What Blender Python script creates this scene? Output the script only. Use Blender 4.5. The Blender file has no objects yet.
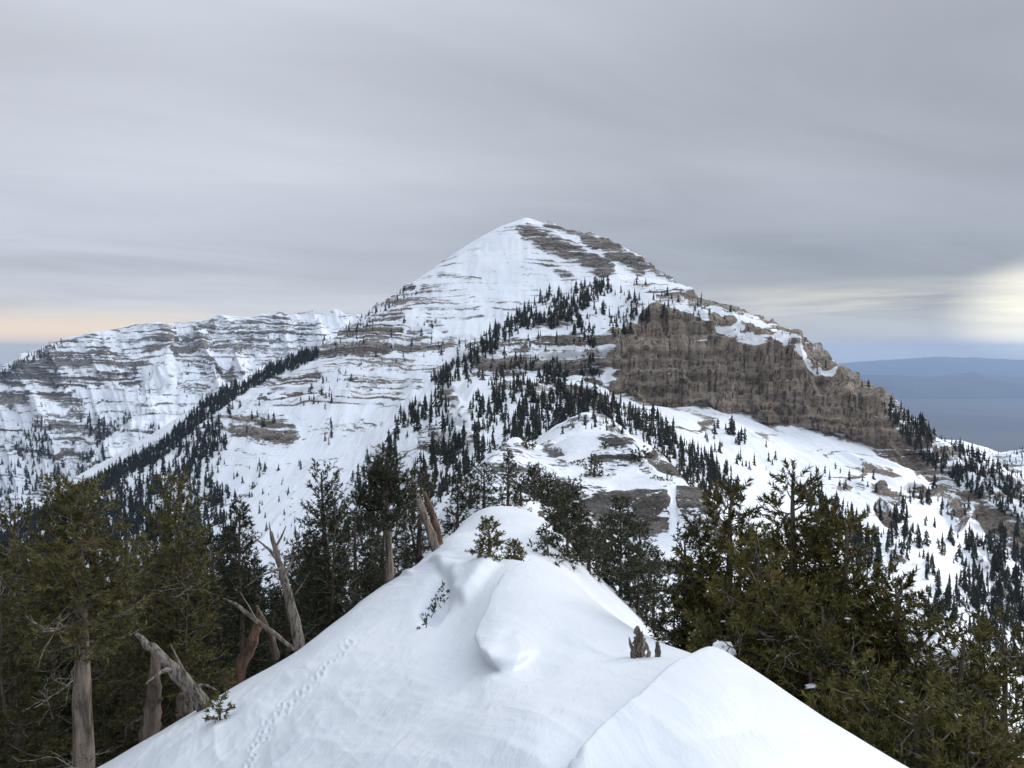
import bpy, math, random
import numpy as np
from mathutils import Vector, Matrix
R = math.radians
scene = bpy.context.scene
COL = scene.collection
F = 769.0
PITCH = 2.53
# ---------------------------------------------------------------- camera
cd = bpy.data.cameras.new('camera'); cam = bpy.data.objects.new('camera', cd); COL.objects.link(cam)
cam.location = (0, 0, 0); cam.rotation_euler = (R(90 - PITCH), 0, 0)
cd.lens = 36 * F / 1024; cd.sensor_width = 36; cd.clip_start = 0.05; cd.clip_end = 400000
scene.camera = cam
# ---------------------------------------------------------------- exposure
vs = scene.view_settings
vs.view_transform = 'Standard'; vs.look = 'None'; vs.gamma = 1; vs.use_curve_mapping = False
vs.exposure = 0.26
scene.cycles.use_denoising = True
scene.cycles.volume_bounces = 1
scene.cycles.max_bounces = 6
scene.cycles.diffuse_bounces = 3
scene.cycles.transparent_max_bounces = 8
# ---------------------------------------------------------------- sun
SUN_AZ, SUN_EL = 48, 17
sl = bpy.data.lights.new('sun', 'SUN'); sun = bpy.data.objects.new('sun', sl); COL.objects.link(sun)
sl.energy = 1.5; sl.angle = R(20); sl.color = (1.0, 0.93, 0.84)
sd = Vector((math.sin(R(SUN_AZ)) * math.cos(R(SUN_EL)), math.cos(R(SUN_AZ)) * math.cos(R(SUN_EL)), math.sin(R(SUN_EL))))
sun.rotation_euler = sd.to_track_quat('Z', 'Y').to_euler()
# ---------------------------------------------------------------- node helper
class NT:
    def __init__(s, tree): s.t = tree; s.n = tree.nodes; s.l = tree.links
    def new(s, typ, **kw):
        nd = s.n.new(typ)
        for k, v in kw.items(): setattr(nd, k, v)
        return nd
    def link(s, a, b): s.l.new(a, b)
    def inp(s, sock, v):
        if isinstance(v, bpy.types.NodeSocket): s.l.new(v, sock)
        else: sock.default_value = v
    def math(s, op, a, b=0.0, c=None, clamp=False):
        nd = s.new('ShaderNodeMath', operation=op); nd.use_clamp = clamp
        s.inp(nd.inputs[0], a); s.inp(nd.inputs[1], b)
        if c is not None: s.inp(nd.inputs[2], c)
        return nd.outputs[0]
    def vec(s, op, a, b=(0, 0, 0)):
        nd = s.new('ShaderNodeVectorMath', operation=op)
        s.inp(nd.inputs[0], a); s.inp(nd.inputs[1], b)
        return nd.outputs[1] if op in ('DOT_PRODUCT', 'LENGTH') else nd.outputs[0]
    def noise(s, vec, scale, detail=4, rough=0.55, dist=0.0):
        nd = s.new('ShaderNodeTexNoise')
        s.inp(nd.inputs['Vector'], vec); nd.inputs['Scale'].default_value = scale
        nd.inputs['Detail'].default_value = detail; nd.inputs['Roughness'].default_value = rough
        nd.inputs['Distortion'].default_value = dist
        return nd.outputs[0]
    def mix(s, f, a, b, blend='MIX'):
        nd = s.new('ShaderNodeMix', data_type='RGBA', blend_type=blend)
        s.inp(nd.inputs[0], f)
        s.inp(nd.inputs[6], a if isinstance(a, bpy.types.NodeSocket) else (*a, 1))
        s.inp(nd.inputs[7], b if isinstance(b, bpy.types.NodeSocket) else (*b, 1))
        return nd.outputs[2]
    def ss(s, v, lo, hi, a=0.0, b=1.0):
        nd = s.new('ShaderNodeMapRange', interpolation_type='SMOOTHSTEP')
        s.inp(nd.inputs[0], v)
        for i, q in enumerate((lo, hi, a, b)): s.inp(nd.inputs[i + 1], q)
        return nd.outputs[0]
    def comb(s, x, y, z):
        nd = s.new('ShaderNodeCombineXYZ')
        for i, q in enumerate((x, y, z)): s.inp(nd.inputs[i], q)
        return nd.outputs[0]
    def sep(s, v):
        nd = s.new('ShaderNodeSeparateXYZ'); s.inp(nd.inputs[0], v); return nd.outputs
# ---------------------------------------------------------------- sky
W = bpy.data.worlds.new('World'); scene.world = W; W.use_nodes = True
W.node_tree.nodes.clear()
w = NT(W.node_tree)
D = w.new('ShaderNodeTexCoord').outputs['Generated']
D = w.vec('NORMALIZE', D)
dx, dy, dz = w.sep(D)
zc = w.math('MAXIMUM', dz, 0.0)
den = w.math('ADD', zc, 0.09)
cloudp = w.comb(w.math('DIVIDE', dx, den), w.math('DIVIDE', dy, den), 0.0)
rot = w.new('ShaderNodeVectorRotate', rotation_type='Z_AXIS'); w.inp(rot.inputs['Vector'], cloudp); rot.inputs['Angle'].default_value = R(-24)
cps = w.vec('MULTIPLY', rot.outputs[0], (0.48, 1.0, 1.0))
n1 = w.noise(cps, 0.42, 3, 0.45, 0.2)
n2 = w.noise(w.vec('ADD', cps, (7.3, 2.1, 0)), 1.1, 7, 0.58, 0.9)
# elevation bands (dz = sin of elevation)
base = w.new('ShaderNodeValToRGB'); w.inp(base.inputs[0], zc)
cr = base.color_ramp
stops = [(0.0, (0.50, 0.50, 0.50)), (0.05, (0.46, 0.465, 0.49)), (0.12, (0.405, 0.425, 0.48)), (0.22, (0.43, 0.45, 0.495)), (0.34, (0.425, 0.447, 0.49)), (0.5, (0.53, 0.57, 0.64)), (0.75, (0.78, 0.85, 0.96)), (1.0, (0.95, 1.04, 1.16))]
while len(cr.elements) < len(stops): cr.elements.new(0.5)
for e, (p, c) in zip(cr.elements, stops): e.position = p; e.color = (*c, 1)
tone = w.math('ADD', w.ss(n1, 0.32, 0.68, 0.84, 1.16), w.ss(n2, 0.3, 0.7, -0.06, 0.06))
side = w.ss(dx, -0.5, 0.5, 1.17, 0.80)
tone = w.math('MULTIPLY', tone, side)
# unseen sky only: brightened sunward, dimmed opposite, added for side light on snow
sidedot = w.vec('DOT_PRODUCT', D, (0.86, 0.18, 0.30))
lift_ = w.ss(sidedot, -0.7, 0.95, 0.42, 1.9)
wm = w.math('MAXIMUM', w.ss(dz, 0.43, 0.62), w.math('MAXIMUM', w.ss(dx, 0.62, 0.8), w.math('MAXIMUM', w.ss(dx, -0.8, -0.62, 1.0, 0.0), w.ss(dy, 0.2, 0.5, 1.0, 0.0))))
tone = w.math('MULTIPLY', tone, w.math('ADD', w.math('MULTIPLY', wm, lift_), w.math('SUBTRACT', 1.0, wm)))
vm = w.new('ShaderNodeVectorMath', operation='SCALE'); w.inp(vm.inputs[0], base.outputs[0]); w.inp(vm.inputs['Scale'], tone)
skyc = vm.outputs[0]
# warm gap below the cloud deck, close above the horizon
gapn = w.noise(w.comb(w.math('MULTIPLY', dx, 1.6), w.math('MULTIPLY', dy, 1.6), w.math('MULTIPLY', dz, 20.0)), 1.6, 5, 0.55, 0.4)
gapz = w.math('MULTIPLY', w.ss(dz, 0.028, 0.048), w.ss(dz, 0.056, 0.088, 1.0, 0.0))
gapr = w.math('MULTIPLY', w.math('MULTIPLY', gapz, w.ss(dx, 0.12, 0.5)), w.ss(gapn, 0.38, 0.6))
skyc = w.mix(w.math('MULTIPLY', gapr, 0.9), skyc, (0.84, 0.78, 0.60))
gapl = w.math('MULTIPLY', w.ss(dz, 0.015, 0.06, 1.0, 0.0), w.ss(dx, -0.45, -0.2, 1.0, 0.0))
skyc = w.mix(w.math('MULTIPLY', gapl, 0.95), skyc, (0.95, 0.74, 0.52))
# bright veil where the low sun stands behind the cloud
gd = Vector((0.60, 0.80, 0.040)).normalized()
ga = w.vec('DOT_PRODUCT', w.vec('NORMALIZE', w.vec('MULTIPLY', D, (1, 1, 2.2))), tuple(Vector((gd.x, gd.y, gd.z * 2.2)).normalized()))
glow = w.math('POWER', w.ss(ga, 0.9885, 1.0), 1.1)
glow = w.math('MULTIPLY', glow, w.ss(gapn, 0.3, 0.62, 0.6, 1.0))
skyc = w.mix(glow, skyc, (1.18, 1.10, 0.88))
nsk = w.new('ShaderNodeTexSky', sky_type='NISHITA'); nsk.sun_disc = False
nsk.sun_elevation = R(SUN_EL); nsk.sun_rotation = R(SUN_AZ); nsk.altitude = 3400
nsc = w.new('ShaderNodeVectorMath', operation='SCALE'); w.link(nsk.outputs[0], nsc.inputs[0]); nsc.inputs['Scale'].default_value = 1.0
# the cloud deck is written in units of the background strength
bgS = 0.1
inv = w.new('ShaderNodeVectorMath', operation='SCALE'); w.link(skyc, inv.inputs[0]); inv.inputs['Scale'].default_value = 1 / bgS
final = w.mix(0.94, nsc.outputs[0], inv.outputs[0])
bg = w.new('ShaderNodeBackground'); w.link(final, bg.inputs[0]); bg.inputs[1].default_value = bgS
wo = w.new('ShaderNodeOutputWorld'); w.link(bg.outputs[0], wo.inputs[0])
# ================================================================= numpy noise
rs = np.random.RandomState(5)
_perm = rs.permutation(4096)
_val = rs.rand(4096) * 2 - 1
def _h(ix, iy, iz):
    return _val[_perm[(_perm[(_perm[ix & 4095] + iy) & 4095] + iz) & 4095]]
def vnoise(x, y, z):
    ix = np.floor(x).astype(np.int64); iy = np.floor(y).astype(np.int64); iz = np.floor(z).astype(np.int64)
    fx = x - ix; fy = y - iy; fz = z - iz
    fx = fx * fx * (3 - 2 * fx); fy = fy * fy * (3 - 2 * fy); fz = fz * fz * (3 - 2 * fz)
    def L(a, b, t): return a + (b - a) * t
    c = [[L(_h(ix, iy + j, iz + k), _h(ix + 1, iy + j, iz + k), fx) for j in (0, 1)] for k in (0, 1)]
    return L(L(c[0][0], c[0][1], fy), L(c[1][0], c[1][1], fy), fz)
def fbm(x, y, z, oct=5, gain=0.5, ridge=False):
    a = 1.0; s = 0; f = 1.0; tot = 0
    for o in range(oct):
        n = vnoise(x * f + 17.3 * o, y * f + 5.1 * o, z * f + 9.7 * o)
        if ridge: n = 1 - 2 * np.abs(n)
        s = s + a * n; tot += a; a *= gain; f *= 2.03
    return s / tot
def sstep(a, b, x):
    t = np.clip((x - a) / (b - a), 0, 1); return t * t * (3 - 2 * t)
# ================================================================= object helpers
def tag(o, label=None, cat=None, group=None, kind=None):
    if label: o['label'] = label
    if cat: o['category'] = cat
    if group: o['group'] = group
    if kind: o['kind'] = kind
    return o
def mesh_arrays(name, V, faces, mats, smooth=False, attrs=None, midx=None):
    """faces: (n,3) or (n,4) int array"""
    me = bpy.data.meshes.new(name)
    faces = np.asarray(faces, np.int32); n, k = faces.shape
    me.vertices.add(len(V)); me.vertices.foreach_set('co', np.asarray(V, np.float32).ravel())
    me.loops.add(n * k); me.loops.foreach_set('vertex_index', faces.ravel())
    me.polygons.add(n); me.polygons.foreach_set('loop_start', np.arange(n, dtype=np.int32) * k)
    me.polygons.foreach_set('loop_total', np.full(n, k, np.int32))
    me.polygons.foreach_set('use_smooth', np.full(n, smooth, bool))
    for m in mats: me.materials.append(m)
    if midx is not None: me.polygons.foreach_set('material_index', np.asarray(midx, np.int32))
    me.update(calc_edges=True)
    if attrs:
        for an, av in attrs.items():
            a = me.attributes.new(an, 'FLOAT', 'POINT'); a.data.foreach_set('value', np.asarray(av, np.float32).ravel())
    return me
def link_obj(name, data, parent=None, loc=None):
    o = bpy.data.objects.new(name, data); COL.objects.link(o)
    if parent: o.parent = parent
    if loc is not None: o.location = loc
    return o
cP, sP = math.cos(R(PITCH)), math.sin(R(PITCH))
def ray(px, py):
    xc = (px - 512) / F; yc = (384 - py) / F
    return xc, cP + yc * sP, -sP + yc * cP
def proj(X, Y, Z):
    fwd = Y * cP - Z * sP; up = Y * sP + Z * cP
    fwd = np.maximum(fwd, 1e-3)
    return 512 + F * X / fwd, 384 - F * up / fwd
def P(px, py, d):
    a, b, c = ray(px, py); k = d / b
    return a * k, d, c * k
# ================================================================= terrain patches
class Patch:
    """Surface through contour lines given as (direction, height, distance) knots."""
    def __init__(s, lines, u0, u1, nu, lin=0.0, rowpx=1.3, maxrows=200, sm=0):
        us = np.linspace((u0 - 512) / F, (u1 - 512) / F, nu)
        Ys, Zs = [], []
        for ln in lines:
            pts = sorted([(lambda a: (a[0] / a[1], a[1], a[2]))(P(*k)) for k in ln])
            uu = np.array([p[0] for p in pts]); YY = np.array([p[1] for p in pts]); EE = np.array([p[2] / p[1] for p in pts])
            lY = np.interp(us, uu, np.log(YY)); e = np.interp(us, uu, EE)
            if sm:
                kk = np.exp(-0.5 * (np.arange(-3 * sm, 3 * sm + 1) / sm) ** 2); kk /= kk.sum()
                lY = np.convolve(np.pad(lY, 3 * sm, 'edge'), kk, 'valid'); e = np.convolve(np.pad(e, 3 * sm, 'edge'), kk, 'valid')
            Ys.append(np.exp(lY)); Zs.append(e * np.exp(lY))
        Ys = np.array(Ys); Zs = np.array(Zs)
        for k in range(1, len(Ys)): Ys[k] = np.maximum(Ys[k], Ys[k - 1] * 1.004)
        K = len(lines)
        def slopes(A):
            d = A[1:] - A[:-1]; m = np.zeros_like(A)
            m[1:-1] = np.where(d[:-1] * d[1:] > 0, 2 * d[:-1] * d[1:] / np.where(np.abs(d[:-1] + d[1:]) < 1e-9, 1, d[:-1] + d[1:]), 0)
            m[0] = d[0]; m[-1] = d[-1]; return m
        LY = np.log(Ys); mY = slopes(LY); mZ = slopes(Zs)
        RY, RZ, RT = [], [], []
        inb = (us * F + 512 > -40) & (us * F + 512 < 1064)
        for k in range(K - 1):
            p0 = 350 - F * Zs[k] / Ys[k]; p1 = 350 - F * Zs[k + 1] / Ys[k + 1]
            vis = np.clip(np.minimum(p0, 800), 150, 800) - np.clip(np.minimum(p1, 800), 150, 800)
            n = int(np.clip(np.max(np.abs(vis[inb])) / rowpx, 14, maxrows))
            for i in range(n + (k == K - 2)):
                t = i / n; h00 = 2 * t**3 - 3 * t**2 + 1; h10 = t**3 - 2 * t**2 + t; h01 = -2 * t**3 + 3 * t**2; h11 = t**3 - t**2
                y = h00 * LY[k] + h10 * mY[k] + h01 * LY[k + 1] + h11 * mY[k + 1]
                z = h00 * Zs[k] + h10 * mZ[k] + h01 * Zs[k + 1] + h11 * mZ[k + 1]
                if lin:
                    y = y * (1 - lin) + lin * (LY[k] * (1 - t) + LY[k + 1] * t)
                    z = z * (1 - lin) + lin * (Zs[k] * (1 - t) + Zs[k + 1] * t)
                RY.append(np.exp(y)); RZ.append(z); RT.append(k + t)
        s.Y = np.array(RY); s.Z = np.array(RZ); s.T = np.array(RT)[:, None] * np.ones((1, nu)); s.us = us
        s.X = s.Y * us[None, :]
        s.refresh()
    def refresh(s): s.px, s.py = proj(s.X, s.Y, s.Z)
    def normals(s):
        V = np.stack([s.X, s.Y, s.Z], -1)
        n = np.cross(np.gradient(V, axis=1), np.gradient(V, axis=0))
        n /= np.linalg.norm(n, axis=-1, keepdims=True) + 1e-12
        return n
    def disp(s, d, nrm=None):
        n = s.normals() if nrm is None else nrm
        s.X = s.X + n[..., 0] * d; s.Y = s.Y + n[..., 1] * d; s.Z = s.Z + n[..., 2] * d
    def z_at(s, x, y):
        u = x / y; c = int(np.clip(np.searchsorted(s.us, u), 0, len(s.us) - 1))
        Yc = s.Y[:, c]
        if y < Yc.min() or y > Yc.max(): return -1e9
        o = np.argsort(Yc, kind='stable')
        return float(np.interp(y, Yc[o], s.Z[o, c]))
    def build(s, name, mats, attrs=None, smooth=True):
        r, c = s.X.shape
        V = np.stack([s.X, s.Y, s.Z], -1).reshape(-1, 3)
        i = np.arange(r * c).reshape(r, c)
        f = np.stack([i[:-1, :-1], i[:-1, 1:], i[1:, 1:], i[1:, :-1]], -1).reshape(-1, 4)
        me = mesh_arrays(name, V, f, mats, smooth, attrs)
        return tag(link_obj(name, me), kind='structure')
    def visible(s):
        """true where no nearer row of the same patch hides the vertex"""
        m = np.minimum.accumulate(s.py, axis=0)
        v = np.ones_like(s.py, bool); v[1:] = s.py[1:] < m[:-1] + 0.6
        return v
def seg_dist(px, py, x0, y0, x1, y1):
    vx, vy = x1 - x0, y1 - y0; L2 = vx * vx + vy * vy + 1e-9
    t = np.clip(((px - x0) * vx + (py - y0) * vy) / L2, 0, 1)
    return np.hypot(px - x0 - t * vx, py - y0 - t * vy)
def poly_sd(px, py, pts, closed=True):
    """distance to a polygon, positive inside"""
    n = len(pts); d = np.full(px.shape, 1e9); ins = np.zeros(px.shape, bool)
    for i in range(n if closed else n - 1):
        x0, y0 = pts[i]; x1, y1 = pts[(i + 1) % n]
        d = np.minimum(d, seg_dist(px, py, x0, y0, x1, y1))
        c = (y0 > py) != (y1 > py)
        ins ^= c & (px < (x1 - x0) * (py - y0) / (y1 - y0 + 1e-9) + x0)
    return np.where(ins, d, -d)
def caps(px, py, lst, soft=0.6):
    """max over capsules (x0,y0,x1,y1,r,w)"""
    out = np.zeros(px.shape)
    for x0, y0, x1, y1, r, ww in lst:
        d = seg_dist(px, py, x0, y0, x1, y1)
        out = np.maximum(out, ww * (1 - sstep(r * (1 - soft), r * (1 + soft), d)))
    return out
# ---------------------------------------------------------------- materials of the setting
def new_mat(name):
    m = bpy.data.materials.new(name); m.use_nodes = True; m.node_tree.nodes.clear()
    t = NT(m.node_tree); b = t.new('ShaderNodeBsdfPrincipled'); o = t.new('ShaderNodeOutputMaterial'); t.link(b.outputs[0], o.inputs[0])
    b.inputs['Specular IOR Level'].default_value = 0.25
    return m, t, b
def snow_rock_mat(name, S, snow=(0.82, 0.84, 0.875), rock_a=(0.185, 0.155, 0.128), rock_b=(0.40, 0.355, 0.305), bump=0.6, thr=0.5, str_k=0.55, fk=3.2, f2k=2.6, sx=0.02, szs=1.35):
    """S: metres per strata unit. attribute rock 0..1 steers where stone shows through the snow"""
    m, t, b = new_mat(name)
    pos = t.new('ShaderNodeNewGeometry').outputs['Position']
    at = t.new('ShaderNodeAttribute', attribute_name='rock').outputs['Fac']
    wall = t.new('ShaderNodeAttribute', attribute_name='wall').outputs['Fac']
    warp = t.noise(pos, 0.06 / S, 3)
    x, y, z = t.sep(pos)
    zz = t.math('ADD', z, t.math('MULTIPLY', warp, 6.0 * S))
    pst = t.comb(t.math('MULTIPLY', x, sx / S), t.math('MULTIPLY', y, sx / S), t.math('MULTIPLY', zz, szs / S))
    st = t.noise(pst, 1.0, 4, 0.6)
    fine = t.noise(t.vec('MULTIPLY', pos, (1, 1, 1.8)), 0.42 / S, 6, 0.65, 0.3)
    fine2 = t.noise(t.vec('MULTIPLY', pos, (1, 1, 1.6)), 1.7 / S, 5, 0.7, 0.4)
    patchy = t.noise(pos, 0.10 / S, 4, 0.6)
    v = t.math('ADD', at, t.math('MULTIPLY', t.math('SUBTRACT', st, 0.5), str_k * 7))
    v = t.math('ADD', v, t.math('MULTIPLY', t.math('SUBTRACT', fine, 0.5), fk))
    v = t.math('ADD', v, t.math('MULTIPLY', t.math('SUBTRACT', patchy, 0.5), 1.4))
    v = t.math('ADD', v, t.math('MULTIPLY', t.math('SUBTRACT', fine2, 0.5), f2k))
    rk = t.ss(v, thr - 0.06, thr + 0.06)
    # stone colour: beds across, stains down the walls, crevice shade painted in
    beds = t.noise(t.comb(t.math('MULTIPLY', x, 0.02 / S), t.math('MULTIPLY', y, 0.02 / S), t.math('MULTIPLY', zz, 0.9 / S)), 1.0, 5, 0.6)
    streak = t.noise(t.vec('MULTIPLY', pos, (0.8 / S, 0.8 / S, 0.04 / S)), 1.0, 6, 0.62)
    cc = t.mix(t.ss(beds, 0.41, 0.59), rock_a, rock_b)
    cc2 = t.mix(t.ss(streak, 0.40, 0.60), (rock_a[0] * .8, rock_a[1] * .78, rock_a[2] * .75), (rock_b[0] * 1.15, rock_b[1] * 1.06, rock_b[2] * .92))
    cc = t.mix(t.math('MULTIPLY', wall, 0.55), cc, cc2)
    cc = t.mix(t.ss(t.noise(pos, 0.03 / S, 3), 0.47, 0.62, 0, 0.3), cc, (0.24, 0.16, 0.11))
    cc = t.mix(t.math('MULTIPLY', t.math('SUBTRACT', 1.0, t.math('MULTIPLY', wall, 0.55)), t.ss(fine, 0.34, 0.5, 0.9, 0.0)), cc, (0.035, 0.03, 0.028))  # crevice shade painted into the stone, since bump shows little in soft light
    cc = t.mix(wall, cc, t.mix(1.0, cc, (1.14, 1.09, 1.04), 'MULTIPLY'))
    streak2 = t.noise(t.vec('MULTIPLY', pos, (2.2 / S, 2.2 / S, 0.10 / S)), 1.0, 5, 0.6)
    cc = t.mix(t.math('MULTIPLY', wall, t.ss(streak2, 0.42, 0.46, 0.85, 0.0)), cc, (0.07, 0.06, 0.052))
    cc = t.mix(t.math('MULTIPLY', wall, t.ss(streak2, 0.53, 0.62, 0.0, 0.5)), cc, (0.42, 0.37, 0.31))
    cc = t.mix(t.math('MULTIPLY', t.math('SUBTRACT', 1.0, t.math('MULTIPLY', wall, 0.75)), t.ss(fine2, 0.38, 0.47, 0.8, 0.0)), cc, (0.04, 0.035, 0.032))  # finer crevice shade, also painted into the stone colour
    cc = t.mix(t.ss(fine2, 0.56, 0.64, 0.0, 0.3), cc, (rock_b[0] * 1.25, rock_b[1] * 1.22, rock_b[2] * 1.18))
    sn = t.mix(t.ss(patchy, 0.3, 0.7), snow, (snow[0] * .93, snow[1] * .945, snow[2] * .97))
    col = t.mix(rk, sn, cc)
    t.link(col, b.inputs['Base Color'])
    t.inp(b.inputs['Roughness'], t.mix(rk, (0.55, 0.55, 0.55), (0.9, 0.9, 0.9)))
    bp = t.new('ShaderNodeBump'); bp.inputs['Strength'].default_value = bump; bp.inputs['Distance'].default_value = 3.0 * S
    h = t.math('ADD', t.math('MULTIPLY', t.math('ADD', st, t.math('MULTIPLY', t.math('ADD', t.math('ADD', fine, fine2), streak), 0.9)), t.math('ADD', t.math('MULTIPLY', rk, 1.0), 0.06)), t.math('MULTIPLY', rk, 0.25))
    t.link(h, bp.inputs['Height']); t.link(bp.outputs[0], b.inputs['Normal'])
    return m
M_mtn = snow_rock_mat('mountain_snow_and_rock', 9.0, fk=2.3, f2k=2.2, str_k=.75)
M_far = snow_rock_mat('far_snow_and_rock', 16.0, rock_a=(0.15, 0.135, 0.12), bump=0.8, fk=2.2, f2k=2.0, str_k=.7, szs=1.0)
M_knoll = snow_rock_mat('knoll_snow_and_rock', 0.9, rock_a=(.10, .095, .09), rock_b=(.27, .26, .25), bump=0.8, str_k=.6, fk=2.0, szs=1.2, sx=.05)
# foreground snow
M_snow, t, b = new_mat('wind_packed_snow')
pos = t.new('ShaderNodeNewGeometry').outputs['Position']
big = t.noise(pos, 0.35, 3, 0.5)
rip = t.noise(t.vec('MULTIPLY', pos, (1.0, 0.28, 1.0)), 3.2, 5, 0.55, 0.5)
gr = t.noise(pos, 60, 3, 0.6)
t.link(t.mix(t.ss(big, 0.3, 0.7), (0.68, 0.71, 0.755), (0.745, 0.77, 0.80)), b.inputs['Base Color'])
b.inputs['Roughness'].default_value = 0.5
b.inputs['Subsurface Weight'].default_value = 0.0
bp = t.new('ShaderNodeBump'); bp.inputs['Strength'].default_value = 0.38; bp.inputs['Distance'].default_value = 0.08
t.link(t.math('ADD', rip, t.math('MULTIPLY', gr, 0.09)), bp.inputs['Height']); t.link(bp.outputs[0], b.inputs['Normal'])
# ================================================================= near snow ridge
NL = [
 [(-600,1900,1.2),(0,1600,1.2),(512,1420,1.2),(1024,1500,1.2),(1700,1900,1.2)],
 [(-600,1150,3.5),(-100,1080,3.8),(95,985,3.6),(300,865,3.5),(430,812,3.4),(530,778,3.3),(700,788,3.2),(870,830,3.4),(1024,900,3.5),(1700,1250,3.5)],
 [(-600,1060,6.5),(-100,960,6.4),(100,848,6.3),(200,798,6.2),(300,751,6.2),(400,709,6.2),(488,676,6.2),(540,670,6.1),(600,674,5.9),(690,657,6.8),(760,692,6.3),(870,747,5.8),(1024,840,5.4),(1700,1200,5)],
 [(-600,1080,9),(-100,860,9.5),(95,768,10),(150,737,10),(215,702,11),(300,652,13),(345,613,15),(388,582,18),(430,566,18),(470,568,15),(526,567,12.5),(552,576,12),(590,604,11),(627,626,10.5),(668,648,10),(700,678,9.2),(760,720,8.6),(870,790,8),(1024,900,8),(1700,1300,8)],
 [(-600,1120,14),(-100,960,15),(95,840,15),(215,748,16),(300,692,18),(388,608,24),(430,549,26),(455,526,28),(490,538,22),(530,556,20),(560,590,18),(600,640,16),(650,690,15),(700,712,14),(870,850,13),(1024,960,13),(1700,1350,13)],
 [(-600,1120,25),(-100,930,25),(95,830,25),(215,765,26),(300,720,27),(388,645,31),(430,580,35),(455,523,34),(480,500,33),(500,506,30),(540,514,28),(570,548,26),(600,590,25),(640,625,24),(700,720,22),(870,860,20),(1024,950,20),(1700,1300,20)],
 [(-600,1100,50),(-100,890,50),(95,820,50),(215,770,50),(300,725,50),(388,665,50),(430,590,50),(455,526,44),(480,505,43),(500,499,42),(525,510,42),(590,575,40),(640,610,38),(700,720,36),(870,850,35),(1024,930,35),(1700,1200,35)],
 [(-600,1050,110),(-100,900,110),(95,850,110),(300,750,100),(430,640,90),(480,570,70),(500,560,66),(540,575,62),(620,640,58),(700,740,56),(870,860,55),(1024,930,55),(1700,1150,55)],
]
N = Patch(NL, -500, 1550, 1500, rowpx=1.1, maxrows=260, sm=13)
px, py, dep = N.px.copy(), N.py.copy(), N.Y.copy()
n0 = N.normals()
h = 0.10 * fbm(N.X * 0.35, N.Y * 0.2, N.Z * 0, 3) * sstep(2, 9, dep)
h += 0.035 * fbm(N.X * 1.1, N.Y * 0.5, N.Z * 0, 3) + 0.02 * fbm(N.X * 3.2 + N.Y * 1.2, N.Y * 0.9, N.Z * 0, 3, ridge=True) * sstep(-.1, .4, fbm(N.X * .5, N.Y * .4, N.Z * 0, 2))
h += 0.9 * fbm(N.X * 0.12, N.Y * 0.12, N.Z * 0, 3) * sstep(20, 45, dep)
near = (dep < 14) & (dep > 3.2)
px = px + 5 * fbm(N.X * 1.2, N.Y * .8, N.Z * 0, 3); py = py + 4 * fbm(N.X * 1.2 + 9, N.Y * .8, N.Z * 0, 3)
# the large wind drift with its rounded lip
drift = [(560,545),(530,565),(509,580),(496,602),(489,628),(487,650),(491,665),(502,675),(514,673),(526,665),(540,659),(560,660),(600,668),(640,690),(760,700),(760,560)]
sdv = poly_sd(px, py, drift)
dl = np.minimum.reduce([seg_dist(px, py, *drift[q], *drift[q + 1]) for q in range(8)])
hd = 0.15 * sstep(-2, 4, sdv) * np.exp(-(dl / 85) ** 2) * (1 - sstep(500, 556, px) * sstep(590, 645, py))
def blur(a, sg):
    k = np.exp(-.5 * (np.arange(-3 * sg, 3 * sg + 1) / sg) ** 2); k /= k.sum()
    a = np.apply_along_axis(lambda r: np.convolve(np.pad(r, 3 * sg, 'edge'), k, 'valid'), 1, a)
    return np.apply_along_axis(lambda r: np.convolve(np.pad(r, 3 * sg, 'edge'), k, 'valid'), 0, a)
h += blur(np.where(near, hd, 0), 1)
# hollow scoured below the lip
h -= np.where(near, 0.03 * np.exp(-((px - 536) / 30) ** 2 - ((py - 672) / 18) ** 2) + 0.13 * np.exp(-((px - 458) / 30) ** 2 - ((py - 640) / 46) ** 2), 0)
# the nearer pillow of snow
pil = [(540,830),(572,775),(600,742),(632,716),(652,694),(676,674),(700,660),(740,640),(1000,700),(1000,860)]
sdp = poly_sd(px, py, pil)
h += np.where((dep < 9.5), 0.17 * sstep(-3, 16, sdp) * np.exp(-np.maximum(sdp, 0) / 110) * sstep(900, 720, px), 0)
# broken cornice by the buried twigs
cor = [(398,548),(404,574),(411,577),(413,562),(428,559),(436,566),(444,578),(450,592),(462,602),(478,590),(500,560),(480,540),(440,540)]
sdc = poly_sd(px, py, cor)
fc = (dep > 9) & (dep < 20)
h += blur(np.where(fc, 0.20 * sstep(-2, 4, sdc) * np.exp(-np.maximum(sdc, 0) / 28), 0), 2)
dd = seg_dist(px, py, 446, 584, 428, 612)
h -= np.where(fc | (dep > 8), 0.34 * np.exp(-(dd / 8) ** 2), 0)
# animal tracks: small prints
trk = [(352,645),(346,650),(339,656),(333,664),(327,668),(319,676),(313,682),(306,690),(298,697),(293,702),(287,708),(283,712),(279,707),(275,714),(263,722),(268,727),(262,730),(258,736),(264,738),(252,746),(254,752),(247,760),(249,766),(242,775),(300,694),(322,671),(270,719),(256,741),(251,756)]
tr_ = random.Random(4)
for tx, ty in trk:
    tx += tr_.uniform(-2, 2); ty += tr_.uniform(-1.5, 1.5); kd = tr_.uniform(.4, 1.2)
    dd = np.hypot(px - tx, (py - ty) * 1.2)
    h += kd * np.where(dd < 9, -0.045 * np.exp(-(dd / 1.5) ** 2) + 0.012 * np.exp(-((dd - 3.0) / 1.1) ** 2), 0)
fade_ = (1 - sstep(500, 550, px) * sstep(590, 645, py)) * sstep(556, 580, py)
ov = np.where(near, 0.13 * sstep(-1, 3, sdv) * np.exp(-np.maximum(sdv, 0) / 20) * fade_, 0)
sb = blur(np.clip(sdv, -60, 60), 3)
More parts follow.
